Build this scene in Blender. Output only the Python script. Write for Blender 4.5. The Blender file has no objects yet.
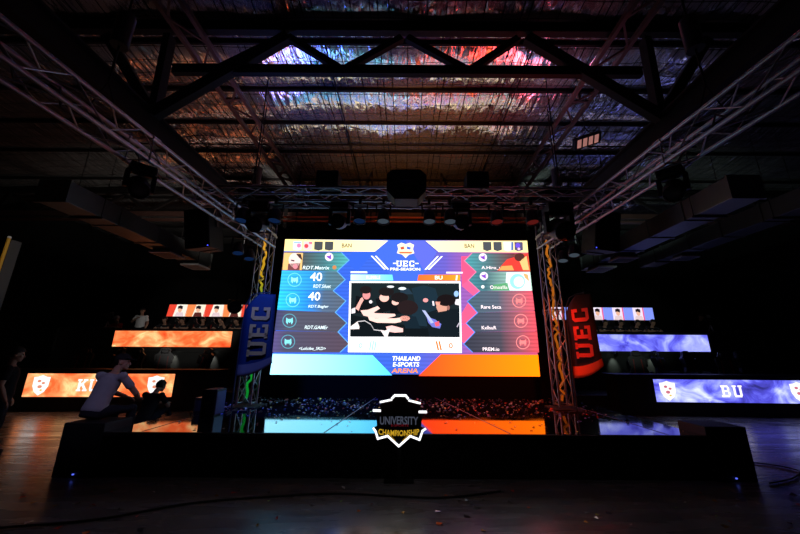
import bpy, bmesh, math, random
import numpy as np
from mathutils import Vector, Matrix, Euler
random.seed(7)
SC = bpy.context.scene
COL = SC.collection
PI = math.pi
R = math.radians

# ------------------------------------------------------------------ materials
def s2l(c):
    c = c / 255.0
    return c / 12.92 if c <= 0.04045 else ((c + 0.055) / 1.055) ** 2.4
def rgb(r, g, b): return (s2l(r), s2l(g), s2l(b), 1.0)
_mc = {}
def new_mat(name):
    m = bpy.data.materials.new(name); m.use_nodes = True
    nt = m.node_tree; nt.nodes.clear()
    out = nt.nodes.new('ShaderNodeOutputMaterial')
    return m, nt, out
def pbr(name, col, rough=0.5, metal=0.0, spec=0.5, noise=0.0, nscale=8.0, bump=0.0, rvar=0.0, coat=0.0):
    if name in _mc: return _mc[name]
    m, nt, out = new_mat(name)
    b = nt.nodes.new('ShaderNodeBsdfPrincipled')
    b.inputs['Base Color'].default_value = (*col[:3], 1)
    b.inputs['Roughness'].default_value = rough
    b.inputs['Metallic'].default_value = metal
    b.inputs['Specular IOR Level'].default_value = spec
    b.inputs['Coat Weight'].default_value = coat
    if noise or bump or rvar:
        tc = nt.nodes.new('ShaderNodeTexCoord')
        n = nt.nodes.new('ShaderNodeTexNoise'); n.inputs['Scale'].default_value = nscale; n.inputs['Detail'].default_value = 5
        nt.links.new(tc.outputs['Object'], n.inputs['Vector'])
        if noise:
            mx = nt.nodes.new('ShaderNodeMix'); mx.data_type = 'RGBA'
            mx.inputs[6].default_value = (*[c * (1 - noise) for c in col[:3]], 1)
            mx.inputs[7].default_value = (*[min(1, c * (1 + noise)) for c in col[:3]], 1)
            nt.links.new(n.outputs['Fac'], mx.inputs[0]); nt.links.new(mx.outputs[2], b.inputs['Base Color'])
        if rvar:
            mr = nt.nodes.new('ShaderNodeMapRange')
            mr.inputs[1].default_value = 0.3; mr.inputs[2].default_value = 0.7
            mr.inputs[3].default_value = max(0.0, rough - rvar); mr.inputs[4].default_value = rough + rvar
            nt.links.new(n.outputs['Fac'], mr.inputs[0]); nt.links.new(mr.outputs[0], b.inputs['Roughness'])
        if bump:
            bp = nt.nodes.new('ShaderNodeBump'); bp.inputs['Strength'].default_value = bump; bp.inputs['Distance'].default_value = 0.02
            nt.links.new(n.outputs['Fac'], bp.inputs['Height']); nt.links.new(bp.outputs[0], b.inputs['Normal'])
    nt.links.new(b.outputs[0], out.inputs[0])
    _mc[name] = m
    return m
def em(r, g, b, s=1.0):
    k = ('em', r, g, b, s)
    if k in _mc: return _mc[k]
    m, nt, out = new_mat('glow_%d_%d_%d' % (r, g, b))
    e = nt.nodes.new('ShaderNodeEmission'); e.inputs[0].default_value = rgb(r, g, b); e.inputs[1].default_value = s
    nt.links.new(e.outputs[0], out.inputs[0]); _mc[k] = m
    return m
def em_ramp(name, stops, x0, x1, axis='X', s=1.0, stripes=0.0, sp=30.0):
    """a picture on a screen: colour ramp across object space, with optional dark screen rows"""
    m, nt, out = new_mat(name)
    tc = nt.nodes.new('ShaderNodeTexCoord'); sx = nt.nodes.new('ShaderNodeSeparateXYZ')
    nt.links.new(tc.outputs['Object'], sx.inputs[0])
    mr = nt.nodes.new('ShaderNodeMapRange'); mr.inputs[1].default_value = x0; mr.inputs[2].default_value = x1
    nt.links.new(sx.outputs[axis], mr.inputs[0])
    rp = nt.nodes.new('ShaderNodeValToRGB')
    el = rp.color_ramp.elements
    el[0].position = stops[0][0]; el[0].color = rgb(*stops[0][1])
    el[1].position = stops[-1][0]; el[1].color = rgb(*stops[-1][1])
    for p, c in stops[1:-1]:
        e2 = el.new(p); e2.color = rgb(*c)
    nt.links.new(mr.outputs[0], rp.inputs[0])
    e = nt.nodes.new('ShaderNodeEmission'); e.inputs[1].default_value = s
    nt.links.new(rp.outputs[0], e.inputs[0])
    if stripes:
        w = nt.nodes.new('ShaderNodeMath'); w.operation = 'MULTIPLY'; w.inputs[1].default_value = sp
        nt.links.new(sx.outputs['Z'], w.inputs[0])
        sn = nt.nodes.new('ShaderNodeMath'); sn.operation = 'SINE'; nt.links.new(w.outputs[0], sn.inputs[0])
        m2 = nt.nodes.new('ShaderNodeMapRange'); m2.inputs[1].default_value = -1; m2.inputs[2].default_value = 1
        m2.inputs[3].default_value = s * (1 - stripes); m2.inputs[4].default_value = s * (1 + stripes * 0.4)
        nt.links.new(sn.outputs[0], m2.inputs[0]); nt.links.new(m2.outputs[0], e.inputs[1])
    nt.links.new(e.outputs[0], out.inputs[0])
    return m
def em_cloud(name, stops, scale, s=1.0, seed=0.0, stretch=(1, 1, 1), w=0.55):
    m, nt, out = new_mat(name)
    tc = nt.nodes.new('ShaderNodeTexCoord'); mp = nt.nodes.new('ShaderNodeMapping')
    mp.inputs['Location'].default_value = (seed, seed * 1.7, seed * 0.3); mp.inputs['Scale'].default_value = stretch
    nt.links.new(tc.outputs['Object'], mp.inputs[0])
    n = nt.nodes.new('ShaderNodeTexNoise'); n.inputs['Scale'].default_value = scale; n.inputs['Detail'].default_value = 6
    n.inputs['Distortion'].default_value = 0.8; n.inputs['Roughness'].default_value = w
    nt.links.new(mp.outputs[0], n.inputs['Vector'])
    rp = nt.nodes.new('ShaderNodeValToRGB'); el = rp.color_ramp.elements
    el[0].position = stops[0][0]; el[0].color = rgb(*stops[0][1])
    el[1].position = stops[-1][0]; el[1].color = rgb(*stops[-1][1])
    for p, c in stops[1:-1]:
        e2 = el.new(p); e2.color = rgb(*c)
    nt.links.new(n.outputs['Fac'], rp.inputs[0])
    e = nt.nodes.new('ShaderNodeEmission'); e.inputs[1].default_value = s
    nt.links.new(rp.outputs[0], e.inputs[0]); nt.links.new(e.outputs[0], out.inputs[0])
    return m

M_ALU = pbr('aluminium', (0.36, 0.35, 0.38), 0.36, 1.0, noise=0.12, nscale=6)
M_STEEL = pbr('dark_painted_steel', (0.010, 0.008, 0.008), 0.7, 0.0, 0.2, noise=0.3, nscale=4)
M_RUST = pbr('rusty_primer_steel', (0.075, 0.035, 0.028), 0.5, 0.0, 0.5, noise=0.3, nscale=5)
M_BLACK = pbr('black_plastic', (0.009, 0.009, 0.010), 0.55, 0, 0.3)
M_MATTE = pbr('matt_black_cloth', (0.0055, 0.0055, 0.006), 0.95, 0, 0.05, noise=0.3, nscale=20)
M_GRILLE = pbr('perforated_grille', (0.007, 0.007, 0.008), 0.7, 0.0, 0.2, noise=0.6, nscale=120)
M_DECK = pbr('glossy_black_deck', (0.006, 0.006, 0.008), 0.05, 0, 0.8, rvar=0.025, nscale=3)
M_DECK.node_tree.nodes['Principled BSDF'].inputs['IOR'].default_value = 2.3
M_RISER = pbr('satin_black_board', (0.035, 0.037, 0.036), 0.34, 0, 0.5, noise=0.25, nscale=2)
M_WALL = pbr('black_wall', (0.006, 0.006, 0.006), 0.9, 0, 0.1, noise=0.4, nscale=1.5)
M_DUCT = pbr('galvanised_duct', (0.19, 0.2, 0.195), 0.45, 0.9, noise=0.2, nscale=3, bump=0.25)
M_VENT = pbr('white_vent', (0.55, 0.56, 0.54), 0.6)
M_LENS = pbr('lamp_glass', (0.03, 0.035, 0.045), 0.15, 0.0, 0.6)
M_BLUELENS = em(40, 80, 150, .16)
M_REDLENS = em(150, 44, 40, .3)
M_PALELENS = em(140, 160, 180, .16)
M_CABLE = pbr('rubber_cable', (0.01, 0.01, 0.011), 0.55, 0, 0.4)
M_CHAIR = pbr('black_leather', (0.014, 0.014, 0.015), 0.38, 0, 0.5)
M_REDACC = pbr('red_leather', (0.30, 0.015, 0.012), 0.4, 0, 0.5)
M_SKIN = pbr('skin', (0.42, 0.24, 0.16), 0.55, 0, 0.4)
M_HAIR = pbr('black_hair', (0.01, 0.008, 0.007), 0.45, 0, 0.4)
M_EYE = pbr('dark_eye', (0.02, 0.015, 0.012), 0.2, 0, 0.6)
M_TSHIRT_GREY = pbr('grey_cotton', (0.32, 0.33, 0.37), 0.9, 0, 0.1, noise=0.12, nscale=14)
M_TSHIRT_WHITE = pbr('white_cotton', (0.75, 0.76, 0.75), 0.9, 0, 0.1, noise=0.08, nscale=14)
M_JERSEY = pbr('black_jersey', (0.02, 0.02, 0.024), 0.8, 0, 0.2)
M_DARKCLOTH = pbr('dark_cotton', (0.018, 0.017, 0.02), 0.9, 0, 0.1, noise=0.2, nscale=14)
M_TROUSER = pbr('dark_denim', (0.016, 0.018, 0.026), 0.9, 0, 0.1, noise=0.2, nscale=18)
M_SHOE = pbr('dark_shoe', (0.03, 0.03, 0.03), 0.7, 0, 0.3)
M_REDCLOTH = pbr('red_cotton', (0.45, 0.03, 0.025), 0.9, 0, 0.1)
M_WHITEPRINT = pbr('white_print', (0.75, 0.75, 0.75), 0.7, 0, 0.2)

# ------------------------------------------------------------------ mesh builder
class MB:
    def __init__(s):
        s.v = []; s.f = []; s.mi = []; s.sm = []; s.mats = []; s.M = Matrix.Identity(4)
    def m(s, mat):
        if mat not in s.mats: s.mats.append(mat)
        return s.mats.index(mat)
    def add(s, vs, fs, mat, smooth=False):
        o = len(s.v); i = s.m(mat)
        for p in vs: s.v.append(tuple(s.M @ Vector(p)))
        for f in fs: s.f.append([o + k for k in f]); s.mi.append(i); s.sm.append(smooth)
    def box(s, c, d, mat, rot=None):
        hx, hy, hz = d[0] / 2, d[1] / 2, d[2] / 2
        P = [Vector((x, y, z)) for x in (-hx, hx) for y in (-hy, hy) for z in (-hz, hz)]
        if rot: e = Euler(rot).to_matrix(); P = [e @ p for p in P]
        P = [p + Vector(c) for p in P]
        s.add(P, [(0, 1, 3, 2), (4, 6, 7, 5), (0, 4, 5, 1), (2, 3, 7, 6), (0, 2, 6, 4), (1, 5, 7, 3)], mat)
    def bar(s, a, b, w, h, mat, up=(0, 0, 1)):
        a = Vector(a); b = Vector(b); d = (b - a).normalized(); u = Vector(up)
        if abs(d.dot(u)) > 0.98: u = Vector((0, 1, 0))
        x = d.cross(u).normalized(); z = x.cross(d).normalized()
        P = []
        for e in (a, b):
            for sx, sz in ((-1, -1), (1, -1), (1, 1), (-1, 1)): P.append(e + x * sx * w / 2 + z * sz * h / 2)
        s.add(P, [(3, 2, 1, 0), (4, 5, 6, 7), (0, 1, 5, 4), (1, 2, 6, 5), (2, 3, 7, 6), (3, 0, 4, 7)], mat)
    def tube(s, a, b, r, mat, n=8, r2=None, caps=True):
        s.path([a, b], r, mat, n, [r, r if r2 is None else r2], caps)
    def path(s, pts, r, mat, n=6, rs=None, caps=True):
        pts = [Vector(p) for p in pts]; P = []; F = []
        up = None
        for i, p in enumerate(pts):
            d = (pts[min(i + 1, len(pts) - 1)] - pts[max(i - 1, 0)]).normalized()
            if up is None:
                u = Vector((0, 0, 1)) if abs(d.z) < 0.9 else Vector((1, 0, 0))
                x = d.cross(u).normalized()
            else:
                x = (up - d * up.dot(d)).normalized()
            up = x; y = d.cross(x).normalized()
            rr = rs[i] if rs else r
            for k in range(n):
                t = 2 * PI * k / n
                P.append(p + (x * math.cos(t) + y * math.sin(t)) * rr)
        for i in range(len(pts) - 1):
            for k in range(n):
                F.append((i * n + k, i * n + (k + 1) % n, (i + 1) * n + (k + 1) % n, (i + 1) * n + k))
        s.add(P, F, mat, True)
        if caps:
            L = (len(pts) - 1) * n
            s.add(P[:n], [tuple(range(n))[::-1]], mat); s.add(P[L:], [tuple(range(n))], mat)
    def lathe(s, prof, c, axis, mat, n=18):
        """profile [(radius, height)] about an axis through c"""
        a = Vector(axis).normalized(); u = Vector((0, 0, 1)) if abs(a.z) < 0.9 else Vector((1, 0, 0))
        x = a.cross(u).normalized(); y = a.cross(x).normalized(); c = Vector(c); P = []; F = []
        for r, h in prof:
            for k in range(n):
                t = 2 * PI * k / n; P.append(c + a * h + (x * math.cos(t) + y * math.sin(t)) * max(r, 1e-4))
        for i in range(len(prof) - 1):
            for k in range(n):
                F.append((i * n + k, i * n + (k + 1) % n, (i + 1) * n + (k + 1) % n, (i + 1) * n + k))
        s.add(P, F, mat, True)
    def ball(s, c, r, mat, n=14, m=9):
        rx, ry, rz = (r, r, r) if not hasattr(r, '__len__') else r
        P = []; F = []
        for i in range(m + 1):
            t = PI * i / m
            for k in range(n):
                p = 2 * PI * k / n
                P.append((c[0] + rx * math.sin(t) * math.cos(p), c[1] + ry * math.sin(t) * math.sin(p), c[2] + rz * math.cos(t)))
        for i in range(m):
            for k in range(n):
                F.append((i * n + k, (i + 1) * n + k, (i + 1) * n + (k + 1) % n, i * n + (k + 1) % n))
        s.add(P, F, mat, True)
    def prism(s, poly, y0, y1, mat, side=None):
        """poly in (x, z), extruded along y"""
        n = len(poly)
        P = [(x, y0, z) for x, z in poly] + [(x, y1, z) for x, z in poly]
        F = [tuple(range(n)), tuple(range(2 * n - 1, n - 1, -1))]
        s.add(P, F, mat)
        s.add(P, [(i, i + n, (i + 1) % n + n, (i + 1) % n) for i in range(n)], side or mat)
    def flat(s, poly, y, mat):
        s.add([(x, y, z) for x, z in poly], [tuple(range(len(poly)))], mat)
    def build(s, name, parent=None, bevel=0.0, loc=None, rotz=0.0, sub=0):
        me = bpy.data.meshes.new(name); me.from_pydata(s.v, [], s.f)
        for mt in s.mats: me.materials.append(mt)
        me.polygons.foreach_set('material_index', s.mi); me.polygons.foreach_set('use_smooth', s.sm)
        me.update()
        o = bpy.data.objects.new(name, me); COL.objects.link(o)
        if parent: o.parent = parent
        if loc is not None: o.location = loc
        if rotz: o.rotation_euler = (0, 0, rotz)
        if bevel:
            b = o.modifiers.new('bevel', 'BEVEL'); b.width = bevel; b.segments = 2; b.limit_method = 'ANGLE'
        return o
def tag(o, label, cat, group=None, kind=None):
    o['label'] = label; o['category'] = cat
    if group: o['group'] = group
    if kind: o['kind'] = kind
    return o
def thing(name, label, cat, loc=(0, 0, 0), rotz=0.0, group=None):
    o = bpy.data.objects.new(name, None); COL.objects.link(o)
    o.empty_display_size = 0.1
    o.location = loc; o.rotation_euler = (0, 0, rotz)
    return tag(o, label, cat, group)
def copy_tree(o, parent=None):
    c = o.copy(); COL.objects.link(c)
    if parent: c.parent = parent
    for ch in o.children: copy_tree(ch, c)
    return c
def dup(o, label, loc=None, rotz=None):
    c = copy_tree(o); c['label'] = label
    if loc is not None: c.location = loc
    if rotz is not None: c.rotation_euler = (0, 0, rotz)
    return c
def struct(o):
    o['kind'] = 'structure'; return o

_tc = {}
def text_polys(txt, shear=0.0, bold=0.0, spacing=1.0):
    """letters as 2-D faces, centred, cap height about 1"""
    k = (txt, shear, bold, spacing)
    if k in _tc: return _tc[k]
    cu = bpy.data.curves.new('lettering', 'FONT'); cu.body = txt; cu.align_x = 'CENTER'; cu.align_y = 'CENTER'
    cu.shear = shear; cu.offset = bold; cu.size = 1.4; cu.space_character = spacing; cu.resolution_u = 3
    o = bpy.data.objects.new('lettering', cu); COL.objects.link(o)
    dg = bpy.context.evaluated_depsgraph_get(); dg.update()
    me = bpy.data.meshes.new_from_object(o.evaluated_get(dg), depsgraph=dg)
    vs = [(v.co.x, v.co.y) for v in me.vertices]; fs = [tuple(p.vertices) for p in me.polygons]
    xs = [v[0] for v in vs]; ys = [v[1] for v in vs]
    cx, cy = (min(xs) + max(xs)) / 2, (min(ys) + max(ys)) / 2
    w, h = max(xs) - min(xs), max(ys) - min(ys)
    vs = [(x - cx, y - cy) for x, y in vs]
    bpy.data.objects.remove(o); bpy.data.curves.remove(cu); bpy.data.meshes.remove(me)
    _tc[k] = (vs, fs, w, h)
    return _tc[k]
def put_text(mb, txt, fn, w, h, mat, **kw):
    """fit the text into w x h (None keeps the ratio); fn maps (a, b) to a 3-D point"""
    vs, fs, tw, th = text_polys(txt, **kw)
    sx = w / tw if w else h / th; sy = h / th if h else sx
    mb.add([fn(x * sx, y * sy) for x, y in vs], fs, mat)

SLAB = {
 'U': [[(.5, 1), (1.9, 1), (1.9, 7), (.5, 7)], [(1, 0), (5, 0), (5.4, 1.2), (.6, 1.2)], [(4.1, 1), (5.5, 1), (5.5, 7), (4.1, 7)],
       [(0, 6), (2.5, 6), (2.5, 7), (0, 7)], [(3.5, 6), (6, 6), (6, 7), (3.5, 7)]],
 'E': [[(.6, 0), (2, 0), (2, 7), (.6, 7)], [(0, 5.8), (5.4, 5.8), (5.4, 7), (0, 7)], [(0, 0), (5.4, 0), (5.4, 1.2), (0, 1.2)],
       [(2, 3), (4, 3), (4, 4.1), (2, 4.1)], [(4.3, 4.7), (5.4, 4.7), (5.4, 5.8), (4.3, 5.8)], [(4.3, 1.2), (5.4, 1.2), (5.4, 2.3), (4.3, 2.3)]],
 'C': [[(.2, 1), (1.7, 1), (1.7, 6), (.2, 6)], [(.2, 6), (1.2, 7), (5.3, 7), (5.3, 5.8), (1.7, 5.8)], [(1.2, 0), (.2, 1), (1.7, 1.2), (5.3, 1.2), (5.3, 0)],
       [(4, 4.5), (5.3, 4.5), (5.3, 5.8), (4, 5.8)], [(4, 1.2), (5.3, 1.2), (5.3, 2.5), (4, 2.5)]],
 'K': [[(.6, 0), (2, 0), (2, 7), (.6, 7)], [(0, 0), (2.6, 0), (2.6, 1), (0, 1)], [(0, 6), (2.6, 6), (2.6, 7), (0, 7)],
       [(2, 2.4), (5.3, 6), (3.6, 6), (2, 4.2)], [(2.6, 3.4), (4.2, 1), (5.9, 1), (3.6, 4.5)], [(3.3, 6), (6, 6), (6, 7), (3.3, 7)], [(3.6, 0), (6.3, 0), (6.3, 1), (3.6, 1)]],
 'B': [[(.6, 0), (2, 0), (2, 7), (.6, 7)], [(0, 5.8), (4.8, 5.8), (4.4, 7), (0, 7)], [(0, 0), (4.6, 0), (5, 1.2), (0, 1.2)], [(2, 3), (4.6, 3), (4.6, 4.1), (2, 4.1)],
       [(3.9, 3.7), (4.8, 3.7), (5.2, 4.2), (5.2, 5.6), (4.6, 6.4), (3.9, 6.4)], [(4.1, .8), (4.9, .8), (5.5, 1.4), (5.5, 2.8), (4.9, 3.4), (4.1, 3.4)]],
}
def put_slab(mb, txt, fn, h, mat, gap=0.8):
    k = h / 7.0; tot = len(txt) * 6 + (len(txt) - 1) * gap; x0 = -tot / 2
    for ch in txt:
        for poly in SLAB[ch]:
            mb.add([fn((x0 + x) * k, (y - 3.5) * k) for x, y in poly], [tuple(range(len(poly)))], mat)
        x0 += 6 + gap

# ------------------------------------------------------------------ camera
cam = bpy.data.cameras.new('camera'); camo = bpy.data.objects.new('camera', cam); COL.objects.link(camo)
cam.sensor_width = 36; cam.lens = 14.85; cam.shift_x = -6 / 800.0; cam.clip_start = 0.02
camo.matrix_world = Matrix.Translation((0, 0, 1.65)) @ Matrix.Rotation(R(90 + 14.9), 4, 'X') @ Matrix.Rotation(R(0.35), 4, 'Z')
SC.camera = camo
w = bpy.data.worlds.new('world'); SC.world = w; w.use_nodes = True
w.node_tree.nodes['Background'].inputs[0].default_value = (0.6, 0.55, 0.6, 1)
w.node_tree.nodes['Background'].inputs[1].default_value = 0.002
SC.view_settings.view_transform = 'Standard'; SC.view_settings.look = 'None'
SC.view_settings.exposure = 0.0; SC.view_settings.gamma = 1.0

# ------------------------------------------------------------------ the hall
X0, X1, Y0, Y1, ZC = -15.0, 15.0, -3.0, 17.0, 7.45
def floor_mat():
    m, nt, out = new_mat('sealed_concrete')
    b = nt.nodes.new('ShaderNodeBsdfPrincipled')
    tc = nt.nodes.new('ShaderNodeTexCoord')
    n1 = nt.nodes.new('ShaderNodeTexNoise'); n1.inputs['Scale'].default_value = 0.9; n1.inputs['Detail'].default_value = 8; n1.inputs['Roughness'].default_value = 0.65
    n2 = nt.nodes.new('ShaderNodeTexNoise'); n2.inputs['Scale'].default_value = 2.2; n2.inputs['Detail'].default_value = 6
    mp = nt.nodes.new('ShaderNodeMapping'); mp.inputs['Scale'].default_value = (0.5, 2.4, 1)
    nt.links.new(tc.outputs['Object'], n1.inputs['Vector']); nt.links.new(tc.outputs['Object'], mp.inputs[0]); nt.links.new(mp.outputs[0], n2.inputs['Vector'])
    r1 = nt.nodes.new('ShaderNodeValToRGB')
    r1.color_ramp.elements[0].position = 0.3; r1.color_ramp.elements[0].color = (0.10, 0.095, 0.095, 1)
    r1.color_ramp.elements[1].position = 0.7; r1.color_ramp.elements[1].color = (0.23, 0.22, 0.22, 1)
    nt.links.new(n1.outputs['Fac'], r1.inputs[0]); nt.links.new(r1.outputs[0], b.inputs['Base Color'])
    mr = nt.nodes.new('ShaderNodeMapRange'); mr.inputs[1].default_value = 0.3; mr.inputs[2].default_value = 0.7; mr.inputs[3].default_value = 0.17; mr.inputs[4].default_value = 0.36; b.inputs['IOR'].default_value = 1.7
    nt.links.new(n2.outputs['Fac'], mr.inputs[0]); nt.links.new(mr.outputs[0], b.inputs['Roughness'])
    bp = nt.nodes.new('ShaderNodeBump'); bp.inputs['Strength'].default_value = 0.12; bp.inputs['Distance'].default_value = 0.02
    nt.links.new(n2.outputs['Fac'], bp.inputs['Height']); nt.links.new(bp.outputs[0], b.inputs['Normal'])
    nt.links.new(b.outputs[0], out.inputs[0])
    return m
def foil_mat():
    """silver foil blanket held up by wire netting: crinkled metal with a thin dark grid of wire and lap seams"""
    m, nt, out = new_mat('crinkled_foil_insulation')
    b = nt.nodes.new('ShaderNodeBsdfPrincipled'); b.inputs['Metallic'].default_value = 0.84
    tc = nt.nodes.new('ShaderNodeTexCoord')
    def node(t): return nt.nodes.new(t)
    L = nt.links.new
    # grid
    sx = node('ShaderNodeSeparateXYZ'); L(tc.outputs['Object'], sx.inputs[0])
    def line(axis, period, width, off=0.0):
        a = node('ShaderNodeMath'); a.operation = 'MULTIPLY_ADD'; a.inputs[1].default_value = 1 / period; a.inputs[2].default_value = off + 100
        L(sx.outputs[axis], a.inputs[0])
        f = node('ShaderNodeMath'); f.operation = 'FRACT'; L(a.outputs[0], f.inputs[0])
        c = node('ShaderNodeMath'); c.operation = 'LESS_THAN'; c.inputs[1].default_value = width / period; L(f.outputs[0], c.inputs[0])
        return c
    g = None
    for args in (('X', 0.33, 0.019), ('Y', 0.30, 0.016), ('X', 1.32, 0.024, 0.4)):
        c = line(*args)
        if g is None: g = c
        else:
            mx = node('ShaderNodeMath'); mx.operation = 'MAXIMUM'; L(g.outputs[0], mx.inputs[0]); L(c.outputs[0], mx.inputs[1]); g = mx
    n0 = node('ShaderNodeTexNoise'); n0.inputs['Scale'].default_value = 1.1; n0.inputs['Detail'].default_value = 4
    L(tc.outputs['Object'], n0.inputs['Vector'])
    r0 = node('ShaderNodeValToRGB')
    r0.color_ramp.elements[0].position = 0.35; r0.color_ramp.elements[0].color = (0.76, 0.76, 0.75, 1)
    r0.color_ramp.elements[1].position = 0.65; r0.color_ramp.elements[1].color = (0.97, 0.97, 0.96, 1)
    L(n0.outputs['Fac'], r0.inputs[0])
    mix = node('ShaderNodeMix'); mix.data_type = 'RGBA'; mix.inputs[7].default_value = (0.03, 0.025, 0.02, 1)
    L(g.outputs[0], mix.inputs[0]); L(r0.outputs[0], mix.inputs[6]); L(mix.outputs[2], b.inputs['Base Color'])
    # crinkles
    mp = node('ShaderNodeMapping'); mp.inputs['Scale'].default_value = (5.5, 0.9, 1); L(tc.outputs['Object'], mp.inputs[0])
    n1 = node('ShaderNodeTexNoise'); n1.inputs['Scale'].default_value = 1.0; n1.inputs['Detail'].default_value = 4; n1.inputs['Distortion'].default_value = 1.2
    L(mp.outputs[0], n1.inputs['Vector'])
    mp2 = node('ShaderNodeMapping'); mp2.inputs['Scale'].default_value = (2.0, 1.3, 1); mp2.inputs['Rotation'].default_value = (0, 0, 0.6); L(tc.outputs['Object'], mp2.inputs[0])
    vo = node('ShaderNodeTexVoronoi'); vo.inputs['Scale'].default_value = 2.4; vo.feature = 'DISTANCE_TO_EDGE'; L(mp2.outputs[0], vo.inputs['Vector'])
    ad = node('ShaderNodeMath'); ad.operation = 'MULTIPLY_ADD'; ad.inputs[1].default_value = 0.5
    L(vo.outputs['Distance'], ad.inputs[0]); L(n1.outputs['Fac'], ad.inputs[2])
    bp = node('ShaderNodeBump'); bp.inputs['Strength'].default_value = 0.6; bp.inputs['Distance'].default_value = 0.05
    L(ad.outputs[0], bp.inputs['Height']); L(bp.outputs[0], b.inputs['Normal'])
    mr = node('ShaderNodeMapRange'); mr.inputs[1].default_value = 0.35; mr.inputs[2].default_value = 0.65; mr.inputs[3].default_value = 0.06; mr.inputs[4].default_value = 0.15
    L(n0.outputs['Fac'], mr.inputs[0]); L(mr.outputs[0], b.inputs['Roughness'])
    L(b.outputs[0], out.inputs[0])
    return m
mb = MB(); mb.box(((X0 + X1) / 2, (Y0 + Y1) / 2, -0.1), (X1 - X0 + .4, Y1 - Y0 + .4, 0.2), floor_mat()); struct(mb.build('floor'))
PUR = [(-1.6, .06), (0.0, .06), (1.6, .06), (3.0, .06), (4.05, .06), (5.0, .045), (6.15, .065), (7.25, .05), (8.5, .06), (10.1, .05), (11.5, .06), (13.0, .06), (14.5, .06), (15.8, .06)]
def ceiling_mesh():
    # the blanket hangs in a shallow belly between neighbouring purlins
    ys = [Y0 - .2] + [p[0] for p in PUR] + [Y1 + .2]; rows = []
    for a, b in zip(ys[:-1], ys[1:]):
        for k in range(10): rows.append((a + (b - a) * k / 10, k / 10, b - a))
    rows.append((ys[-1], 0, 1.0))
    nx = 92; rnd = random.Random(2); V_ = []; F_ = []
    bay = {}
    for y, t, span in rows:
        for i in range(nx + 1):
            x = X0 - .2 + (X1 - X0 + .4) * i / nx
            amp = (.062 + .022 * math.sin(x * 1.9 + span * 7) + .016 * math.sin(x * 4.3 + span * 13)) * span
            V_.append((x, y, ZC - amp * 4 * t * (1 - t)))
    for r in range(len(rows) - 1):
        for i in range(nx): F_.append((r * (nx + 1) + i, (r + 1) * (nx + 1) + i, (r + 1) * (nx + 1) + i + 1, r * (nx + 1) + i + 1))
    mb = MB(); mb.add(V_, F_, foil_mat(), True)
    o = mb.build('ceiling'); so = o.modifiers.new('thickness', 'SOLIDIFY'); so.thickness = .15; so.offset = -1
    return struct(o)
CEIL = ceiling_mesh()
for nm, c, d in (('wall_back', (0, Y1 + .1, ZC / 2), (X1 - X0 + .4, .2, ZC)), ('wall_front', (0, Y0 - .1, ZC / 2), (X1 - X0 + .4, .2, ZC)),
                 ('wall_left', (X0 - .1, (Y0 + Y1) / 2, ZC / 2), (.2, Y1 - Y0, ZC)), ('wall_right', (X1 + .1, (Y0 + Y1) / 2, ZC / 2), (.2, Y1 - Y0, ZC))):
    mb = MB(); mb.box(c, d, M_WALL); struct(mb.build(nm))
# purlins under the foil
for y, z in PUR:
    mb = MB(); mb.bar((X0 + .05, y, ZC - .045), (X1 - .05, y, ZC - .045), z, .08, M_STEEL); mb.build('purlin', CEIL)
# conduits with droppers
for xa in (-1.55, 2.4):
    mb = MB(); mb.tube((xa, 4.9, ZC - .15), (xa, 13.5, ZC - .15), 0.016, M_STEEL, 6); mb.build('conduit', CEIL)
for y in (7.95,):
    mb = MB(); mb.tube((-8, y, ZC - .2), (8, y, ZC - .2), 0.02, M_STEEL, 6)
    for x in (-4.4, -2.2, 0.1, 2.3, 4.4): mb.tube((x, y, ZC - .2), (x, y, ZC), 0.01, M_STEEL, 6)
    mb.build('conduit', CEIL)

# roof trusses across the hall
def roof_truss(Y, label, spans):
    t = thing('roof_truss', label, 'roof truss', (0, Y, 6.25))
    top, bot = ZC - 0.14 - 6.25, 0.0
    x0, x1 = spans
    mb = MB(); mb.bar((x0, 0, top - .07), (x1, 0, top - .07), 0.12, 0.15, M_STEEL); mb.bar((x0, 0, top - .02), (x1, 0, top - .02), 0.26, 0.03, M_STEEL); mb.build('top_chord', t)
    return t, top
t, top = roof_truss(4.6, 'near steel roof truss of W struts spanning the foil ceiling in front of the screen', (-7.5, 7.5))
zt = top - 0.25
mb = MB(); mb.bar((-4.0, 0, .07), (4.0, 0, .07), 0.09, 0.13, M_STEEL); mb.bar((-4.0, 0, .14), (4.0, 0, .14), 0.16, 0.02, M_STEEL); mb.build('bottom_chord', t)
for xa, xb in ((-2.1, -1.15), (-0.1, -1.05), (-0.0, 1.0), (1.95, 1.1), (-2.2, -3.2), (2.1, 3.1)):
    mb = MB(); mb.bar((xa, 0, zt), (xb, 0, .13), 0.09, 0.12, M_STEEL); mb.build('diagonal', t)
for s in (-1, 1):
    nd = (s * 4.15, 0, -0.82)
    mb = MB(); mb.bar(nd, (s * 2.1, 0, zt), 0.13, 0.16, M_STEEL); mb.bar((nd[0], nd[1] - .06, nd[2]), (s * 2.1, -.06, zt), 0.03, 0.2, M_STEEL); mb.build('knee_brace', t)
    mb = MB(); mb.bar(nd, (s * 4.2, 0, zt), 0.12, 0.16, M_STEEL); mb.build('post', t)
    mb = MB(); mb.bar(nd, (s * 5.3, 0, zt), 0.12, 0.16, M_STEEL); mb.build('outer_brace', t)
t, top = roof_truss(10.7, 'far steel roof truss crossing the hall above the hung loudspeakers', (-14.5, 14.5))
zt = top - 0.2
mb = MB(); mb.bar((-14.5, 0, .12), (14.5, 0, .12), 0.08, 0.16, M_RUST); mb.bar((-14.5, 0.0, -.1), (14.5, 0, -.1), 0.16, 0.06, M_RUST); mb.build('bottom_chord', t)
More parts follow.
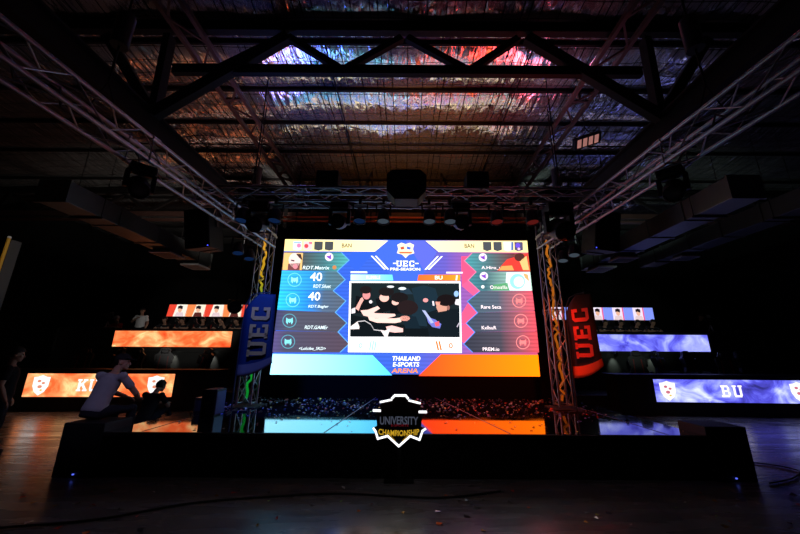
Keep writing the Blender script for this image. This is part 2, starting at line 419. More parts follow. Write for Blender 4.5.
for k in range(-7, 7):
    x = k * 2.0
    for xa, xb in ((x, x + 1.0), (x + 2.0, x + 1.0)):
        mb = MB(); mb.bar((xa, 0, zt), (xb, 0, .2), 0.07, 0.09, M_STEEL); mb.build('diagonal', t)
# girders running along the hall
for s, nm in ((-1, 'orange'), (1, 'blue')):
    t = thing('steel_girder', 'deep black steel girder running along the hall above the %s team desks' % nm, 'girder', (s * 4.2, 0, 5.28))
    mb = MB(); mb.bar((0, Y0 + .1, .0), (0, Y1 - .1, 0), 0.03, 0.34, M_STEEL)
    mb.build('web', t)
    for z in (-.17, .17):
        mb = MB(); mb.bar((0, Y0 + .1, z), (0, Y1 - .1, z), 0.2, 0.035, M_STEEL); mb.build('flange', t)
    for y in (-1.5, 10.7, 16.0):
        mb = MB(); mb.bar((0, y, .18), (0, y, ZC - .16 - 5.28), 0.12, 0.12, M_STEEL); mb.build('hanger', t)
    t = thing('lattice_girder', 'flat reddish lattice girder under the foil ceiling on the %s team side' % nm, 'girder', (s * 3.75, 0, 7.0))
    for dx in (-.2, .2):
        mb = MB(); mb.bar((dx, Y0 + .1, 0), (dx, Y1 - .1, 0), 0.07, 0.09, M_RUST); mb.build('chord', t)
    mb = MB(); y = Y0 + .2; sg = 1
    while y < Y1 - .8:
        mb.bar((-.2 * sg, y, 0.0), (.2 * sg, y + .5, 0.0), 0.035, 0.035, M_RUST); y += .5; sg = -sg
    for y in (0, 3, 6, 9, 12, 15): mb.bar((0, y, 0.0), (0, y, ZC - .10 - 7.0), 0.05, 0.05, M_RUST); mb.bar((-.2, y, 0), (.2, y, 0), .05, .05, M_RUST)
    mb.build('lacing', t)

# ducts
def duct(x, z, ya, yb, label, vents, w=0.62, h=0.46):
    t = thing('air_duct', label, 'air duct', (x, ya, z))
    L = yb - ya
    mb = MB(); n = int(L / 1.1)
    mb.box((0, L / 2, h / 2), (w, L, h), M_DUCT); mb.build('casing', t, 0.01)
    for k in range(n + 1):
        mb = MB(); mb.box((0, k * L / n, h / 2), (w + .05, .04, h + .05), M_DUCT); mb.build('flange', t)
    for k in range(2):
        y = L * (0.15 + 0.7 * k); mb = MB()
        for dx in (-w / 2 - .04, w / 2 + .04): mb.tube((dx, y, -.03), (dx, y, ZC - .10 - z), 0.008, M_STEEL, 6)
        mb.bar((-w / 2 - .06, y, -.025), (w / 2 + .06, y, -.025), .04, .04, M_STEEL); mb.build('hanger', t)
    for y, ln in vents:
        mb = MB(); mb.box((0.05, y - ya, -.11), (.62, ln, .05), M_VENT); mb.box((0.05, y - ya, -.05), (.5, ln - .12, .1), M_DUCT)
        for i in range(5): mb.box((0.05, y - ya - ln / 2 + ln * (i + 1) / 6, -.14), (.55, .03, .01), M_STEEL)
        mb.build('diffuser', t, 0.004)
duct(-7.3, 4.65, 6.2, 11.4, 'silver rectangular air duct with square diffusers above the orange team desks', ((9.6, .7), (11.0, .7)))
duct(6.6, 4.62, 5.8, 11.4, 'silver rectangular air duct with square diffusers behind the blue side loudspeaker', ((9.7, .55), (10.9, .8)))
duct(9.3, 4.95, 6.6, 12.2, 'second dim air duct farther out over the blue team desks', ((10.6, .5),))

# ------------------------------------------------------------------ stage
ST = 0.573
stage = thing('stage', 'low black stage with a mirror-gloss deck strewn with confetti in front of the screen', 'stage', (0, 5.1, 0))
mb = MB(); mb.box((0, 2.16, ST - .03), (8.48, 4.28, .06), M_DECK); mb.build('deck', stage, 0.006)
mb = MB(); mb.box((0, 2.16, (ST - .06) / 2), (8.44, 4.24, ST - .06), M_MATTE); mb.build('skirt', stage)
mb = MB(); mb.box((0, 0.01, ST - .03), (8.48, .03, .05), M_BLACK); mb.build('edge_trim', stage, .004)
M_SEAM = pbr('seam_tape', (0.16, 0.10, 0.16), 0.5)
for xa, ya, xb, yb in ((3.74, .05, 3.74, 4.2), (-3.74, .05, -3.74, 4.2), (-1.15, .05, -.75, 4.2), (1.5, .05, .75, 4.2)):
    mb = MB(); mb.bar((xa, ya, ST + .001), (xb, yb, ST + .001), .018, .003, M_SEAM); mb.build('deck_seam', stage)

# loudspeaker boxes flanking the stage front
def subwoofer(label, x, s):
    t = thing('subwoofer', label, 'subwoofer', (x, 5.34, 0))
    mb = MB(); mb.box((0, 0, .345), (.58, .5, .69), M_BLACK); mb.build('body', t, .012)
    mb = MB(); mb.box((0, -.255, .36), (.52, .015, .58), M_GRILLE); mb.build('grille', t, .004)
    mb = MB(); mb.box((-s * .02, -.268, .05), (.022, .012, .018), em(90, 110, 255, 1.0)); mb.build('power_light', t)
    for hx in (-.292, .292): mb = MB(); mb.box((hx, 0, .5), (.006, .2, .07), M_MATTE); mb.build('handle', t)
    return t
subwoofer('black subwoofer box at the stage corner beneath the seated person in a grey T-shirt', -4.535, -1)
subwoofer('black subwoofer box at the stage corner nearest the looped floor cable', 4.535, 1)

# ------------------------------------------------------------------ main screen
SY, SW, SZ, SH = 9.2, 7.13, 1.15, 3.77
scr = thing('led_screen', 'giant lit LED screen showing a versus scoreboard at the back of the stage', 'screen', (0, SY, ST))
def homog(src, dst):
    A = []
    for (x, y), (u, v) in zip(src, dst):
        A.append([x, y, 1, 0, 0, 0, -u * x, -u * y, -u]); A.append([0, 0, 0, x, y, 1, -v * x, -v * y, -v])
    return np.linalg.svd(np.array(A))[2][-1].reshape(3, 3)
Hm = homog([(57, 58), (750, 58), (787, 447), (18, 442)], [(0, 1), (1, 1), (1, 0), (0, 0)])
def S(x, y):
    """place on the broadcast picture -> metres on the screen face"""
    u, v, q = Hm @ np.array([x, y, 1.0])
    return ((u / q - .5) * SW, (v / q) * SH + SZ - ST)
E = 1.5
_em0, _er0 = em, em_ramp
def em(r, g, b, s=1.0): return _em0(r, g, b, s * 1.5)
def em_ramp(n, st, a, b, ax='X', s=1.0, *k): return _er0(n, st, a, b, ax, s * (1.5 if s != E else 1.0), *k)
disp = MB(); letr = MB(); vid = MB()
_ly = [0]
def P(mb, pts, mat, layer):
    q = [S(*p) for p in pts]
    mb.flat(q, -.002 - .0016 * layer, mat)
def mir(pts): return [(807 - x, y) for x, y in pts][::-1]
def circ(cx, cy, r, n=18, ry=None): return [(cx + r * math.cos(2 * PI * k / n), cy + (ry or r) * math.sin(2 * PI * k / n)) for k in range(n)]
def T(txt, x, y, w, h, mat, layer=5, **kw):
    cx, cz = S(x, y); a = S(x + .5, y); b = S(x - .5, y); k = a[0] - b[0]
    c = S(x, y - .5); d = S(x, y + .5); kz = c[1] - d[1]
    put_text(letr, txt, lambda p, q: (cx + p, -.002 - .0016 * layer, cz + q), w * k if w else None, h * kz if h else None, mat, **kw)
hw = SW / 2
m_bg = em_ramp('broadcast_background', [(0, (48, 96, 215)), (.5, (62, 100, 212)), (.66, (104, 92, 190)), (.74, (150, 90, 170)), (1, (205, 80, 120))], -hw, hw, 'X', E, .12, 60)
disp.flat([(-hw, SZ - ST), (hw, SZ - ST), (hw, SZ - ST + SH), (-hw, SZ - ST + SH)], -.002, m_bg)
# faint facets behind the title
P(disp, [(350, 60), (452, 60), (490, 92), (430, 190), (375, 190), (312, 92)], em(66, 104, 222), 1)
P(disp, [(400, 60), (452, 60), (490, 92), (455, 150)], em(92, 104, 214), 2)
P(disp, [(250, 92), (312, 92), (262, 148), (225, 120)], em(52, 96, 220), 1)
# title bars
cream = em_ramp('title_bar', [(0, (255, 228, 150)), (.5, (255, 240, 190)), (1, (252, 224, 150))], -hw, hw, 'X', 1.15)
P(disp, [(57, 58), (350, 60), (312, 92), (54, 92)], cream, 3)
P(disp, mir([(57, 58), (350, 60), (312, 92), (54, 92)]), cream, 3)
for x, c in ((92, (240, 225, 240)), (122, (245, 200, 205)), (152, (72, 76, 80)), (182, (72, 76, 80))):
    P(disp, [(x - 12, 64), (x + 12, 64), (x + 11, 87), (x, 90), (x - 13, 87)], em(*c), 4)
P(disp, circ(96, 76, 6), em(235, 130, 170), 5); P(disp, [(82, 65), (103, 65), (103, 69), (82, 69)], em(150, 190, 250), 5)
P(disp, circ(117, 77, 6), em(225, 70, 80), 5); P(disp, [(124, 65), (134, 65), (134, 71), (126, 72)], em(240, 120, 140), 5)
for x, c in ((634, (74, 78, 84)), (664, (74, 78, 84)), (694, (225, 235, 252)), (725, (84, 80, 110))):
    P(disp, [(x - 12, 62), (x + 12, 62), (x + 13, 85), (x, 89), (x - 11, 85)], em(*c), 4)
P(disp, [(704, 62), (710, 62), (710, 86), (704, 86)], em(80, 110, 170), 5); P(disp, circ(723, 72, 7), em(110, 80, 220), 5); P(disp, circ(726, 82, 4), em(240, 190, 220), 5)
T('BAN', 232, 75, 28, 12, em(74, 60, 44), bold=.02); T('BAN', 583, 74, 28, 12, em(74, 60, 44), bold=.02)
# player panels, five a side
tipsL = [(237, 117), (226, 173), (228, 234), (231, 297), (238, 357)]
notch = [(203, 149), (192, 205), (198, 267), (206, 323)]
rowy = [95, 148, 204, 261, 320, 383]
leftx = [54, 48, 42, 35, 28, 22]
cols = [[(0, (150, 120, 70)), (.25, (80, 84, 86)), (.55, (72, 120, 128)), (.85, (80, 170, 170)), (1, (110, 190, 180))],
        [(0, (60, 190, 235)), (.4, (50, 150, 225)), (.6, (80, 120, 140)), (1, (92, 108, 118))],
        [(0, (50, 200, 240)), (.38, (46, 140, 230)), (.58, (82, 104, 132)), (1, (92, 96, 106))],
        [(0, (70, 70, 110)), (.15, (80, 82, 100)), (1, (80, 76, 88))],
        [(0, (90, 80, 130)), (.15, (78, 76, 98)), (1, (86, 70, 84))]]
colsR = [[(0, (70, 170, 180)), (.5, (84, 110, 116)), (.8, (110, 60, 60)), (1, (235, 120, 70))],
         [(0, (60, 150, 165)), (.4, (70, 110, 120)), (1, (180, 220, 200))],
         [(0, (62, 96, 112)), (.55, (88, 96, 112)), (.8, (170, 100, 112)), (1, (225, 90, 105))],
         [(0, (52, 74, 92)), (.55, (84, 82, 98)), (.8, (165, 92, 104)), (1, (222, 84, 98))],
         [(0, (48, 54, 68)), (.55, (76, 72, 84)), (.8, (160, 86, 98)), (1, (225, 80, 92))]]
# pink zigzag between picture and the right panels
zz = []
for i in range(5):
    zz.append((807 - tipsL[i][0] - 4, tipsL[i][1]))
    if i < 4: zz.append((807 - notch[i][0] - 4, notch[i][1]))
P(disp, [(560, 104), (600, 104), (572, 117), (604, 149), (584, 171), (562, 186), (560, 130)], em(240, 84, 128), 1)
P(disp, [(562, 186), (584, 171), (616, 206), (600, 222), (562, 190)], em(236, 92, 140), 2)
P(disp, [(562, 268), (582, 234), (612, 268), (580, 297), (562, 300)], em(236, 88, 130), 2)
P(disp, [(562, 302), (580, 297), (601, 323), (570, 357), (562, 350)], em(240, 92, 132), 2)
for i in range(5):
    a, b = rowy[i], rowy[i + 1] - 1.5
    pl = [(leftx[i], a)]
    pl += [(notch[i - 1])] if i else [(215, a)]
    pl += [tipsL[i]]
    pl += [notch[i]] if i < 4 else [(212, b)]
    pl += [(leftx[i + 1], b)]
    P(disp, [(x + 3.5 * (x > 150), y) for x, y in pl], em(92, 168, 235), 3)
    P(disp, pl, em_ramp('team_panel_cool', cols[i], -hw, -1.4, 'X', E, .22 if i < 3 else .12, 62), 4)
    pr = mir(pl)
    P(disp, [(x - 3.5 * (x < 660), y) for x, y in pr], em(86, 140, 235) if i > 1 else em(230, 120, 160), 3)
    P(disp, pr, em_ramp('team_panel_warm', colsR[i], 1.4, hw, 'X', E, .2, 62), 4)
# portraits and badges (plain shapes)
P(disp, [(54, 97), (108, 97), (104, 146), (50, 146)], em(240, 190, 120), 5)
P(disp, circ(84, 118, 17, 16, 21), em(244, 214, 206), 6); P(disp, [(66, 128), (100, 126), (98, 146), (64, 146)], em(120, 70, 70), 6)
P(disp, circ(86, 136, 7), em(225, 140, 150), 7); P(disp, [(88, 100), (102, 100), (106, 118), (98, 112)], em(70, 50, 50), 7); P(disp, [(74, 116), (84, 118), (83, 122), (74, 120)], em(90, 60, 70), 7)
P(disp, [(692, 112), (752, 94), (757, 145), (664, 145), (676, 130)], em(226, 62, 54), 5)
P(disp, circ(728, 106, 15, 14, 12), em(80, 44, 40), 6); P(disp, [(728, 118), (748, 102), (756, 143), (738, 143)], em(250, 190, 120), 6); P(disp, [(676, 132), (706, 130), (712, 144), (668, 144)], em(250, 160, 90), 6)
P(disp, [(690, 150), (758, 150), (762, 202), (700, 202), (688, 178)], em(232, 246, 246), 5)
P(disp, circ(722, 176, 22), em(150, 220, 232), 6); P(disp, circ(726, 177, 15), em(244, 250, 252), 7); P(disp, [(738, 152), (752, 156), (756, 176), (744, 166)], em(250, 170, 110), 7)
P(disp, [(652, 186), (694, 180), (698, 202), (650, 202)], em(90, 160, 110), 5)
for x, y in ((182, 108), (622, 107), (625, 161)):
    P(disp, circ(x, y, 12), em(238, 226, 246), 6); P(disp, [(x - 7, y - 3), (x + 1, y - 3), (x + 5, y - 8), (x + 6, y + 7), (x, y + 5), (x - 7, y)], em(130, 70, 190), 7)
def ring(x, y, r, c, c2):
    for k in range(24):
        a, b = 2 * PI * k / 24, 2 * PI * (k + 1) / 24
        P(disp, [(x + r * math.cos(a), y + r * math.sin(a)), (x + r * math.cos(b), y + r * math.sin(b)), (x + (r - 2.2) * math.cos(b), y + (r - 2.2) * math.sin(b)), (x + (r - 2.2) * math.cos(a), y + (r - 2.2) * math.sin(a))], c, 6)
    P(disp, [(x - 9, y - 9), (x - 4, y - 5), (x + 4, y - 5), (x + 9, y - 9), (x + 10, y + 4), (x + 6, y + 11), (x + 3, y + 3), (x, y + 7), (x - 3, y + 3), (x - 6, y + 11), (x - 10, y + 4)], c2, 6)
for x, y in ((84, 174), (79, 232)): ring(x, y, 20, em(110, 215, 240), em(150, 235, 245))
for x, y in ((70, 291), (66, 351)): ring(x, y, 20, em(90, 160, 180), em(130, 225, 235))
for x, y in ((727, 232), (732, 290), (738, 352)): ring(x, y, 20, em(250, 140, 140), em(250, 130, 130))
white = em(252, 252, 255, 1.3)
T('40', 145, 165, 34, 24, white, bold=.012); T('40', 140, 221, 34, 24, white, bold=.012)
for s, x, y, wd in (('RDT.Matrix', 145, 139, 76), ('RDT.Siluet', 162, 192, 50), ('RDT.Bagler', 152, 251, 58), ('RDT.GAMEr', 146, 310, 66), ('<Lolicibe_SKD>', 135, 371, 76)):
    T(s, x, y, wd, 10, em(225, 245, 250, 1.2), bold=.01, shear=.15)
for s, x, y, wd in (('A.Hiro_uno', 655, 137, 74), ('Omozilla', 668, 193, 50), ('Rare Seca', 646, 250, 58), ('KxllsuR', 640, 310, 42), ('PREM.io', 646, 372, 48)):
    T(s, x, y, wd, 10, em(255, 236, 240, 1.2), bold=.012)
P(disp, circ(197, 138, 6, 10), em(200, 130, 80), 5); P(disp, circ(622, 192, 5, 10), em(240, 245, 245), 5)
# title
P(disp, [(376, 72), (388, 66), (400, 70), (412, 66), (424, 72), (421, 84), (425, 96), (410, 100), (400, 110), (390, 100), (375, 96), (379, 84)], em(252, 236, 196, 1.1), 4)
P(disp, [(384, 80), (394, 76), (397, 84), (388, 86)], em(200, 80, 60), 5); P(disp, [(404, 76), (416, 80), (412, 86), (403, 84)], em(70, 110, 210), 5); P(disp, [(380, 92), (420, 92), (416, 97), (384, 97)], em(226, 110, 70), 5)
cx, cz = S(400, 126); k = S(401, 126)[0] - S(400, 126)[0]
put_slab(letr, 'UEC', lambda p, q: (cx + p * 1.12, -.011, cz + q), 17 * k, white)
for x in (369, 432): P(letr, [(x - 5, 124), (x + 5, 124), (x + 5, 127), (x - 5, 127)], white, 5)
T('PRE-SEASON', 399, 142, 86, 8, white, bold=.03)
for dx in (0, 9):
    q = [(300 + dx * 1.3, 104), (305 + dx * 1.3, 104), (344 + dx, 143), (338 + dx, 143)]
    P(disp, q, em(245, 248, 255, 1.2), 4); P(disp, mir(q), em(245, 248, 255, 1.2), 4)
P(disp, [(243, 149), (290, 149), (291, 154), (243, 154)], em(240, 246, 255, 1.1), 4); P(disp, mir([(243, 149), (290, 149), (291, 154), (243, 154)]), em(250, 225, 245, 1.1), 4)
P(disp, [(243, 158), (362, 158), (365, 175), (243, 175)], em_ramp('name_plate_cool', [(0, (215, 248, 255)), (.6, (150, 232, 250)), (1, (96, 214, 244))], -1.75, -.3, 'X', 1.1), 4)
P(disp, [(437, 158), (557, 157), (557, 175), (434, 175)], em_ramp('name_plate_warm', [(0, (255, 104, 50)), (.6, (255, 134, 40)), (1, (255, 170, 40))], .3, 1.75, 'X', 1.05), 4)
T('RUMBLE', 308, 166, 40, 10, em(232, 252, 255, 1.2), bold=.02); T('BU', 495, 166, 22, 11, em(255, 246, 226, 1.2), bold=.03)
P(disp, [(545, 159), (550, 159), (548, 174), (543, 174)], em(255, 240, 220), 5)
# centre picture frame and score bar
P(disp, [(240, 177), (558, 177), (562, 383), (236, 381)], em(250, 250, 252, 1.2), 4)
P(disp, [(240, 341), (560, 341), (560, 345), (239, 345)], em(216, 214, 222), 5)
P(vid, [(245, 182), (554, 182), (556, 338), (242, 336)], em(24, 34, 38), 6)
T('0', 272, 362, 11, 15, em(140, 205, 216), bold=.02); T('0', 530, 362, 12, 16, em(226, 120, 40), bold=.03)
for x in (296, 303, 310): P(disp, [(x + 4, 349), (x + 8, 349), (x + 4, 375), (x, 375)], em(158, 206, 214), 5)
for x in (486, 494): P(disp, [(x, 349), (x + 5, 349), (x + 11, 375), (x + 6, 375)], em(226, 120, 40), 5)
# bottom band
P(disp, [(23, 386), (302, 385), (362, 447), (15, 445)], em_ramp('band_cool', [(0, (150, 226, 255)), (.3, (132, 222, 255)), (.75, (100, 212, 255)), (1, (66, 180, 250))], -hw, -.35, 'X', 1.8), 4)
P(disp, [(502, 387), (782, 388), (788, 451), (438, 449)], em_ramp('band_warm', [(0, (255, 54, 24)), (.4, (255, 82, 14)), (1, (255, 108, 4))], .3, hw, 'X', 1.9), 4)
P(disp, [(20, 384), (302, 384), (308, 390), (304, 386), (20, 386)], em(70, 110, 240), 5)
T('THAILAND', 403, 399, 80, 13, em(250, 250, 255, 1.3), bold=.03, shear=.15); T('E-SPORTS', 402, 416, 76, 13, em(240, 244, 255, 1.3), bold=.03, shear=.15); T('ARENA', 398, 434, 76, 13, em(255, 140, 50, 1.1), bold=.03, shear=.15)
# live picture: players leaning over a table
def V(pts, c, l): P(vid, [(228.6 + .4285 * x, 171.4 + .4285 * y) for x, y in pts], em(*c), l)
def VC(x, y, r, ry, c, l): V(circ(x, y, r, 16, ry), c, l)
V([(42, 240), (330, 300), (760, 330), (760, 386), (36, 386)], (14, 20, 24), 7)
V([(440, 60), (520, 40), (600, 60), (640, 200), (560, 330), (400, 330), (470, 180)], (26, 44, 56), 7)
V([(530, 230), (640, 190), (760, 200), (760, 386), (560, 386)], (18, 26, 32), 8)
V([(70, 110), (170, 140), (190, 210), (130, 225), (60, 230)], (16, 18, 22), 8); VC(135, 72, 40, 26, (30, 24, 26), 10); VC(140, 106, 26, 30, (226, 140, 140), 9)
V([(66, 196), (100, 130), (112, 120), (122, 140), (104, 170), (88, 212)], (236, 170, 160), 10); VC(168, 152, 11, 11, (240, 230, 236), 10)
V([(200, 130), (300, 130), (330, 200), (220, 230)], (16, 18, 22), 8); VC(272, 84, 52, 30, (28, 24, 26), 10); VC(258, 124, 32, 28, (250, 190, 176), 9)
V([(150, 205), (215, 180), (230, 196), (190, 222), (150, 222)], (252, 206, 196), 9)
V([(290, 150), (380, 150), (380, 230), (300, 235)], (14, 16, 20), 9); VC(360, 122, 58, 34, (26, 22, 24), 11); VC(332, 154, 24, 20, (246, 190, 178), 10)
V([(100, 210), (150, 205), (200, 228), (330, 232), (334, 246), (270, 264), (190, 260), (120, 244)], (250, 204, 194), 10)
V([(150, 250), (200, 262), (330, 262), (372, 256), (372, 286), (330, 294), (210, 292), (160, 276)], (252, 210, 198), 11)
V([(370, 240), (470, 250), (500, 330), (400, 330)], (20, 34, 44), 11); VC(415, 190, 70, 50, (36, 26, 28), 12); VC(396, 262, 34, 18, (236, 160, 144), 11)
V([(270, 318), (310, 310), (384, 330), (384, 354), (330, 358), (280, 350)], (250, 196, 190), 11)
V([(232, 340), (262, 345), (300, 330), (280, 386), (262, 386)], (240, 226, 224), 12); V([(34, 318), (80, 284), (94, 320), (92, 334), (34, 336)], (246, 232, 226), 10); V([(40, 200), (66, 190), (66, 226), (40, 232)], (230, 220, 226), 9)
for a, b in (((80, 282), (130, 276)), ((130, 276), (170, 300)), ((170, 300), (190, 336)), ((190, 336), (240, 342))):
    V([(a[0], a[1]), (b[0], b[1]), (b[0], b[1] + 6), (a[0], a[1] + 6)], (200, 196, 198), 12)
VC(300, 50, 24, 8, (220, 224, 230), 10); VC(378, 62, 26, 10, (216, 226, 232), 10); V([(360, 70), (420, 60), (450, 100), (370, 100)], (34, 52, 66), 9); VC(534, 140, 18, 14, (226, 150, 150), 10)
VC(672, 140, 64, 40, (24, 18, 20), 12); V([(606, 150), (640, 140), (684, 176), (676, 210), (620, 220), (606, 190)], (206, 150, 130), 11); VC(686, 190, 10, 16, (150, 100, 90), 12); V([(600, 150), (632, 150), (628, 172), (604, 170)], (242, 160, 140), 12); V([(578, 146), (590, 146), (594, 176), (582, 176)], (236, 226, 236), 10)
V([(540, 250), (600, 270), (640, 300), (630, 330), (580, 320), (552, 290)], (110, 116, 200), 10); V([(594, 290), (624, 280), (628, 312), (602, 316)], (230, 90, 110), 11); V([(510, 206), (532, 210), (590, 290), (570, 296)], (170, 180, 220), 11)
VC(740, 96, 16, 20, (150, 190, 250), 9); V([(728, 136), (758, 130), (758, 174), (732, 168)], (230, 224, 230), 9); V([(742, 318), (756, 290), (760, 296), (748, 322)], (190, 180, 196), 10)
em, em_ramp = _em0, _er0
d_o = disp.build('display', scr); vid.build('video_picture', d_o); letr.build('lettering', d_o)
mb = MB()
zb, zt_, xo = SZ - ST, SZ - ST + SH, 3.9
mb.box((0, .12, zt_ + .17), (2 * xo, .24, .33), M_MATTE); mb.box((0, .12, zb / 2), (2 * xo, .24, zb - .004), M_MATTE)
for s in (-1, 1): mb.box((s * (hw + xo) / 2 + s * .002, .12, (zb + zt_) / 2), (xo - hw - .004, .24, SH + .02), M_MATTE)
mb.build('surround', scr)
mb = MB(); mb.box((0, .135, (zb + zt_) / 2), (SW, .24, SH), M_BLACK); mb.build('cabinet', scr)
M_ORANGE = pbr('orange_lit_paint', (.85, .16, .05), .4)  # orange lamp light on the header pipes, put into their base colour
for z in (5.62, 5.76):
    mb = MB(); mb.tube((-3.8, .3, z - ST), (3.8, .3, z - ST), .03, M_ORANGE, 10); mb.build('header_pipe', scr)
for x in (-3.4, -1.1, 1.1, 3.4):
    mb = MB(); mb.bar((x, .3, zt_ + .1), (x, .3, ZC - .10 - ST), .05, .05, M_STEEL); mb.bar((x, .3, zt_ + .12), (x, .12, zt_ + .12), .05, .05, M_STEEL); mb.build('hanger', scr)

# ------------------------------------------------------------------ trusses
def box_truss(name, label, p0, p1, s, step, up=(0, 0, 1), rc=.025, rl=.0095, joints=2.0, group=None):
    p0 = Vector(p0); p1 = Vector(p1); d = (p1 - p0); L = d.length; d.normalize()
    u = Vector(up); x = d.cross(u).normalized(); z = x.cross(d).normalized()
    t = thing(name, label, 'lighting truss', tuple(p0))
    C = [(-1, -1), (1, -1), (1, 1), (-1, 1)]
    at = lambda k, q: x * C[k][0] * s / 2 + z * C[k][1] * s / 2 + d * q
    for k in range(4):
        mb = MB(); mb.tube(at(k, 0), at(k, L), rc, M_ALU, 8)
        q = joints
        while q < L - .3:
            mb.tube(at(k, q - .06), at(k, q + .06), rc * 1.5, M_ALU, 8); q += joints
        mb.build('chord', t)
    n = max(2, int(round(L / step))); st = L / n
    for k in range(4):
        mb = MB(); k2 = (k + 1) % 4
        for i in range(n):
            a, b = (k, k2) if i % 2 == 0 else (k2, k)
            mb.tube(at(a, i * st), at(b, (i + 1) * st), rl, M_ALU, 6)
        q = 0.03
        while q < L:
            mb.tube(at(k, q), at(k2, q), rl, M_ALU, 6); q += joints
        mb.build('lacing', t)
    return t
TX = 3.36
TL = box_truss('truss_tower', 'upright aluminium truss tower beside the blue feather flag', (-TX, 7.5, ST + .05), (-TX, 7.5, 4.42), .29, .36, (0, 1, 0))
TR = box_truss('truss_tower', 'upright aluminium truss tower glowing amber beside the red and black flag', (TX, 7.5, ST + .05), (TX, 7.5, 4.42), .29, .36, (0, 1, 0))
def rope(parent, stops, nm):
    m = em_ramp(nm, stops, 0.0, 3.7, 'Z', 0.9)
    rnd = random.Random(3); pts = []
    for i in range(46): pts.append((rnd.uniform(-.05, .05), rnd.uniform(-.05, .05), .1 + i * .08))
    mb = MB(); mb.path(pts, .027, m, 6); mb.build('light_rope', parent)
rope(TL, [(0, (10, 120, 40)), (.45, (20, 150, 50)), (.6, (60, 150, 40)), (.75, (200, 160, 30)), (1, (230, 160, 50))], 'green_amber_rope')
rope(TR, [(0, (150, 60, 10)), (.5, (170, 90, 20)), (1, (190, 110, 30))], 'amber_rope')
for t in (TL, TR):
    mb = MB(); mb.box((0, 0, -.04), (.6, .6, .018), M_STEEL)
    mb.build('base_plate', t)
    mb = MB(); mb.box((0, 0, 4.42 - ST - .05 + .0), (.36, .36, .05), M_ALU)
    for sx in (-.15, .15):
        for sy in (-.15, .15): mb.tube((sx, sy, 3.79), (sx, sy, 4.12), .024, M_ALU)
    mb.build('corner_block', t)
LT = {}
for s, nm in ((-1, 'orange'), (1, 'blue')):
    LT[s] = box_truss('lighting_truss', 'long aluminium box truss running overhead from the stage along the %s team side' % nm,
              (s * TX, 7.66, 4.32), (s * TX, -1.6, 3.89), .30, .42)
    t = LT[s]
    for q in (1.0, 4.6, 8.2):
        mb = MB(); z = -.43 * q / 9.27
        for dx in (-.15, .15): mb.tube((dx, -q, z + .14), (0, -q, z + .5), .008, M_STEEL, 6)
        mb.tube((0, -q, z + .5), (0, -q, ZC - .10 - 4.32), .012, M_STEEL, 6); mb.tube((0, -q, z + 1.0), (0, -q, z + 1.45), .09, M_BLACK, 8); mb.build('chain_hoist', t)
    # loose cable swagged along the truss
    pts = []; rnd = random.Random(5 + s)
    for i in range(70):
        q = i * 9.1 / 69
        pts.append((rnd.uniform(-.06, .06) + s * .05, -q, -.43 * q / 9.27 + .08 - .16 * abs(math.sin(i * .9)) + rnd.uniform(-.03, .03)))
    mb = MB(); mb.path(pts, .012, M_CABLE, 6); mb.build('cable', t)
CT = box_truss('lighting_truss', 'aluminium cross truss above the screen carrying the moving heads', (-3.95, 5.75, 4.55), (3.95, 5.75, 4.55), .28, .42)
for x in (1.0, 6.9):
    mb = MB()
    for dy in (-.14, .14): mb.tube((x, dy, .14), (x, 0, .55), .008, M_STEEL, 6)
    mb.tube((x, 0, .55), (x, 0, ZC - .10 - 4.55), .012, M_STEEL, 6); mb.build('chain_hoist', CT)
pts = [(i * .12 + .1, random.uniform(-.07, .07), -.1 - .1 * abs(math.sin(i * .7))) for i in range(64)]
mb = MB(); mb.path(pts, .012, M_CABLE, 6); mb.build('cable', CT)
for k, (xa, xb) in enumerate(((3.62, 3.95), (4.28, 3.95))):
    mb = MB(); mb.tube((xa, -.24, .17), (xb, -.24, -.17), .02, M_ALU); mb.build('strut', CT)

# fixtures
def par(label, loc, lens, tilt=R(30), yaw=0.0):
    """hook clamp on the chord, yoke and short can; the lens looks down and out"""
    t = thing('par_light', label, 'spotlight', loc, yaw)
    mb = MB(); mb.box((0, 0, -.03), (.05, .06, .09), M_BLACK); mb.build('clamp', t)
    mb = MB(); mb.bar((-.13, 0, -.08), (.13, 0, -.08), .03, .012, M_BLACK)
    for sx in (-.13, .13): mb.bar((sx, 0, -.08), (sx, 0, -.31), .03, .012, M_BLACK)
    mb.build('yoke', t)
    d = Vector((0, -math.sin(tilt), -math.cos(tilt))); c = Vector((0, 0, -.31))
    mb = MB(); mb.lathe([(.001, -.13), (.07, -.13), (.10, -.06), (.115, .10), (.118, .12), (.105, .12), (.10, .1)], c, d, M_BLACK); mb.build('can', t)
    mb = MB(); mb.lathe([(.001, .112), (.05, .110), (.104, .102)], c, d, lens); mb.build('lens', t)
    return t
for x, m, lb in ((-3.0, M_BLUELENS, 'blue lens spotlight hung from the cross truss, nearest the blue flag tower'),
                 (-2.4, M_BLUELENS, 'blue lens spotlight hung from the cross truss, second from the blue flag tower'),
                 (-.85, M_BLUELENS, 'blue lens spotlight just inward of the moving head above the left title bar'),
                 (-.42, M_PALELENS, 'pale lens spotlight above the shield emblem on the screen, toward the blue flag'),
                 (.42, M_PALELENS, 'pale lens spotlight above the shield emblem on the screen, toward the red flag'),
                 (.8, M_PALELENS, 'pale spotlight just inward of the moving head above the right title bar'),
                 (1.65, M_REDLENS, 'red lens spotlight just outward of the moving head above the right title bar'),
                 (2.3, M_REDLENS, 'red lens spotlight on the cross truss, nearest the big lamp at the red flag tower')):
    par(lb, (x, 5.60, 4.41), m, R(8))
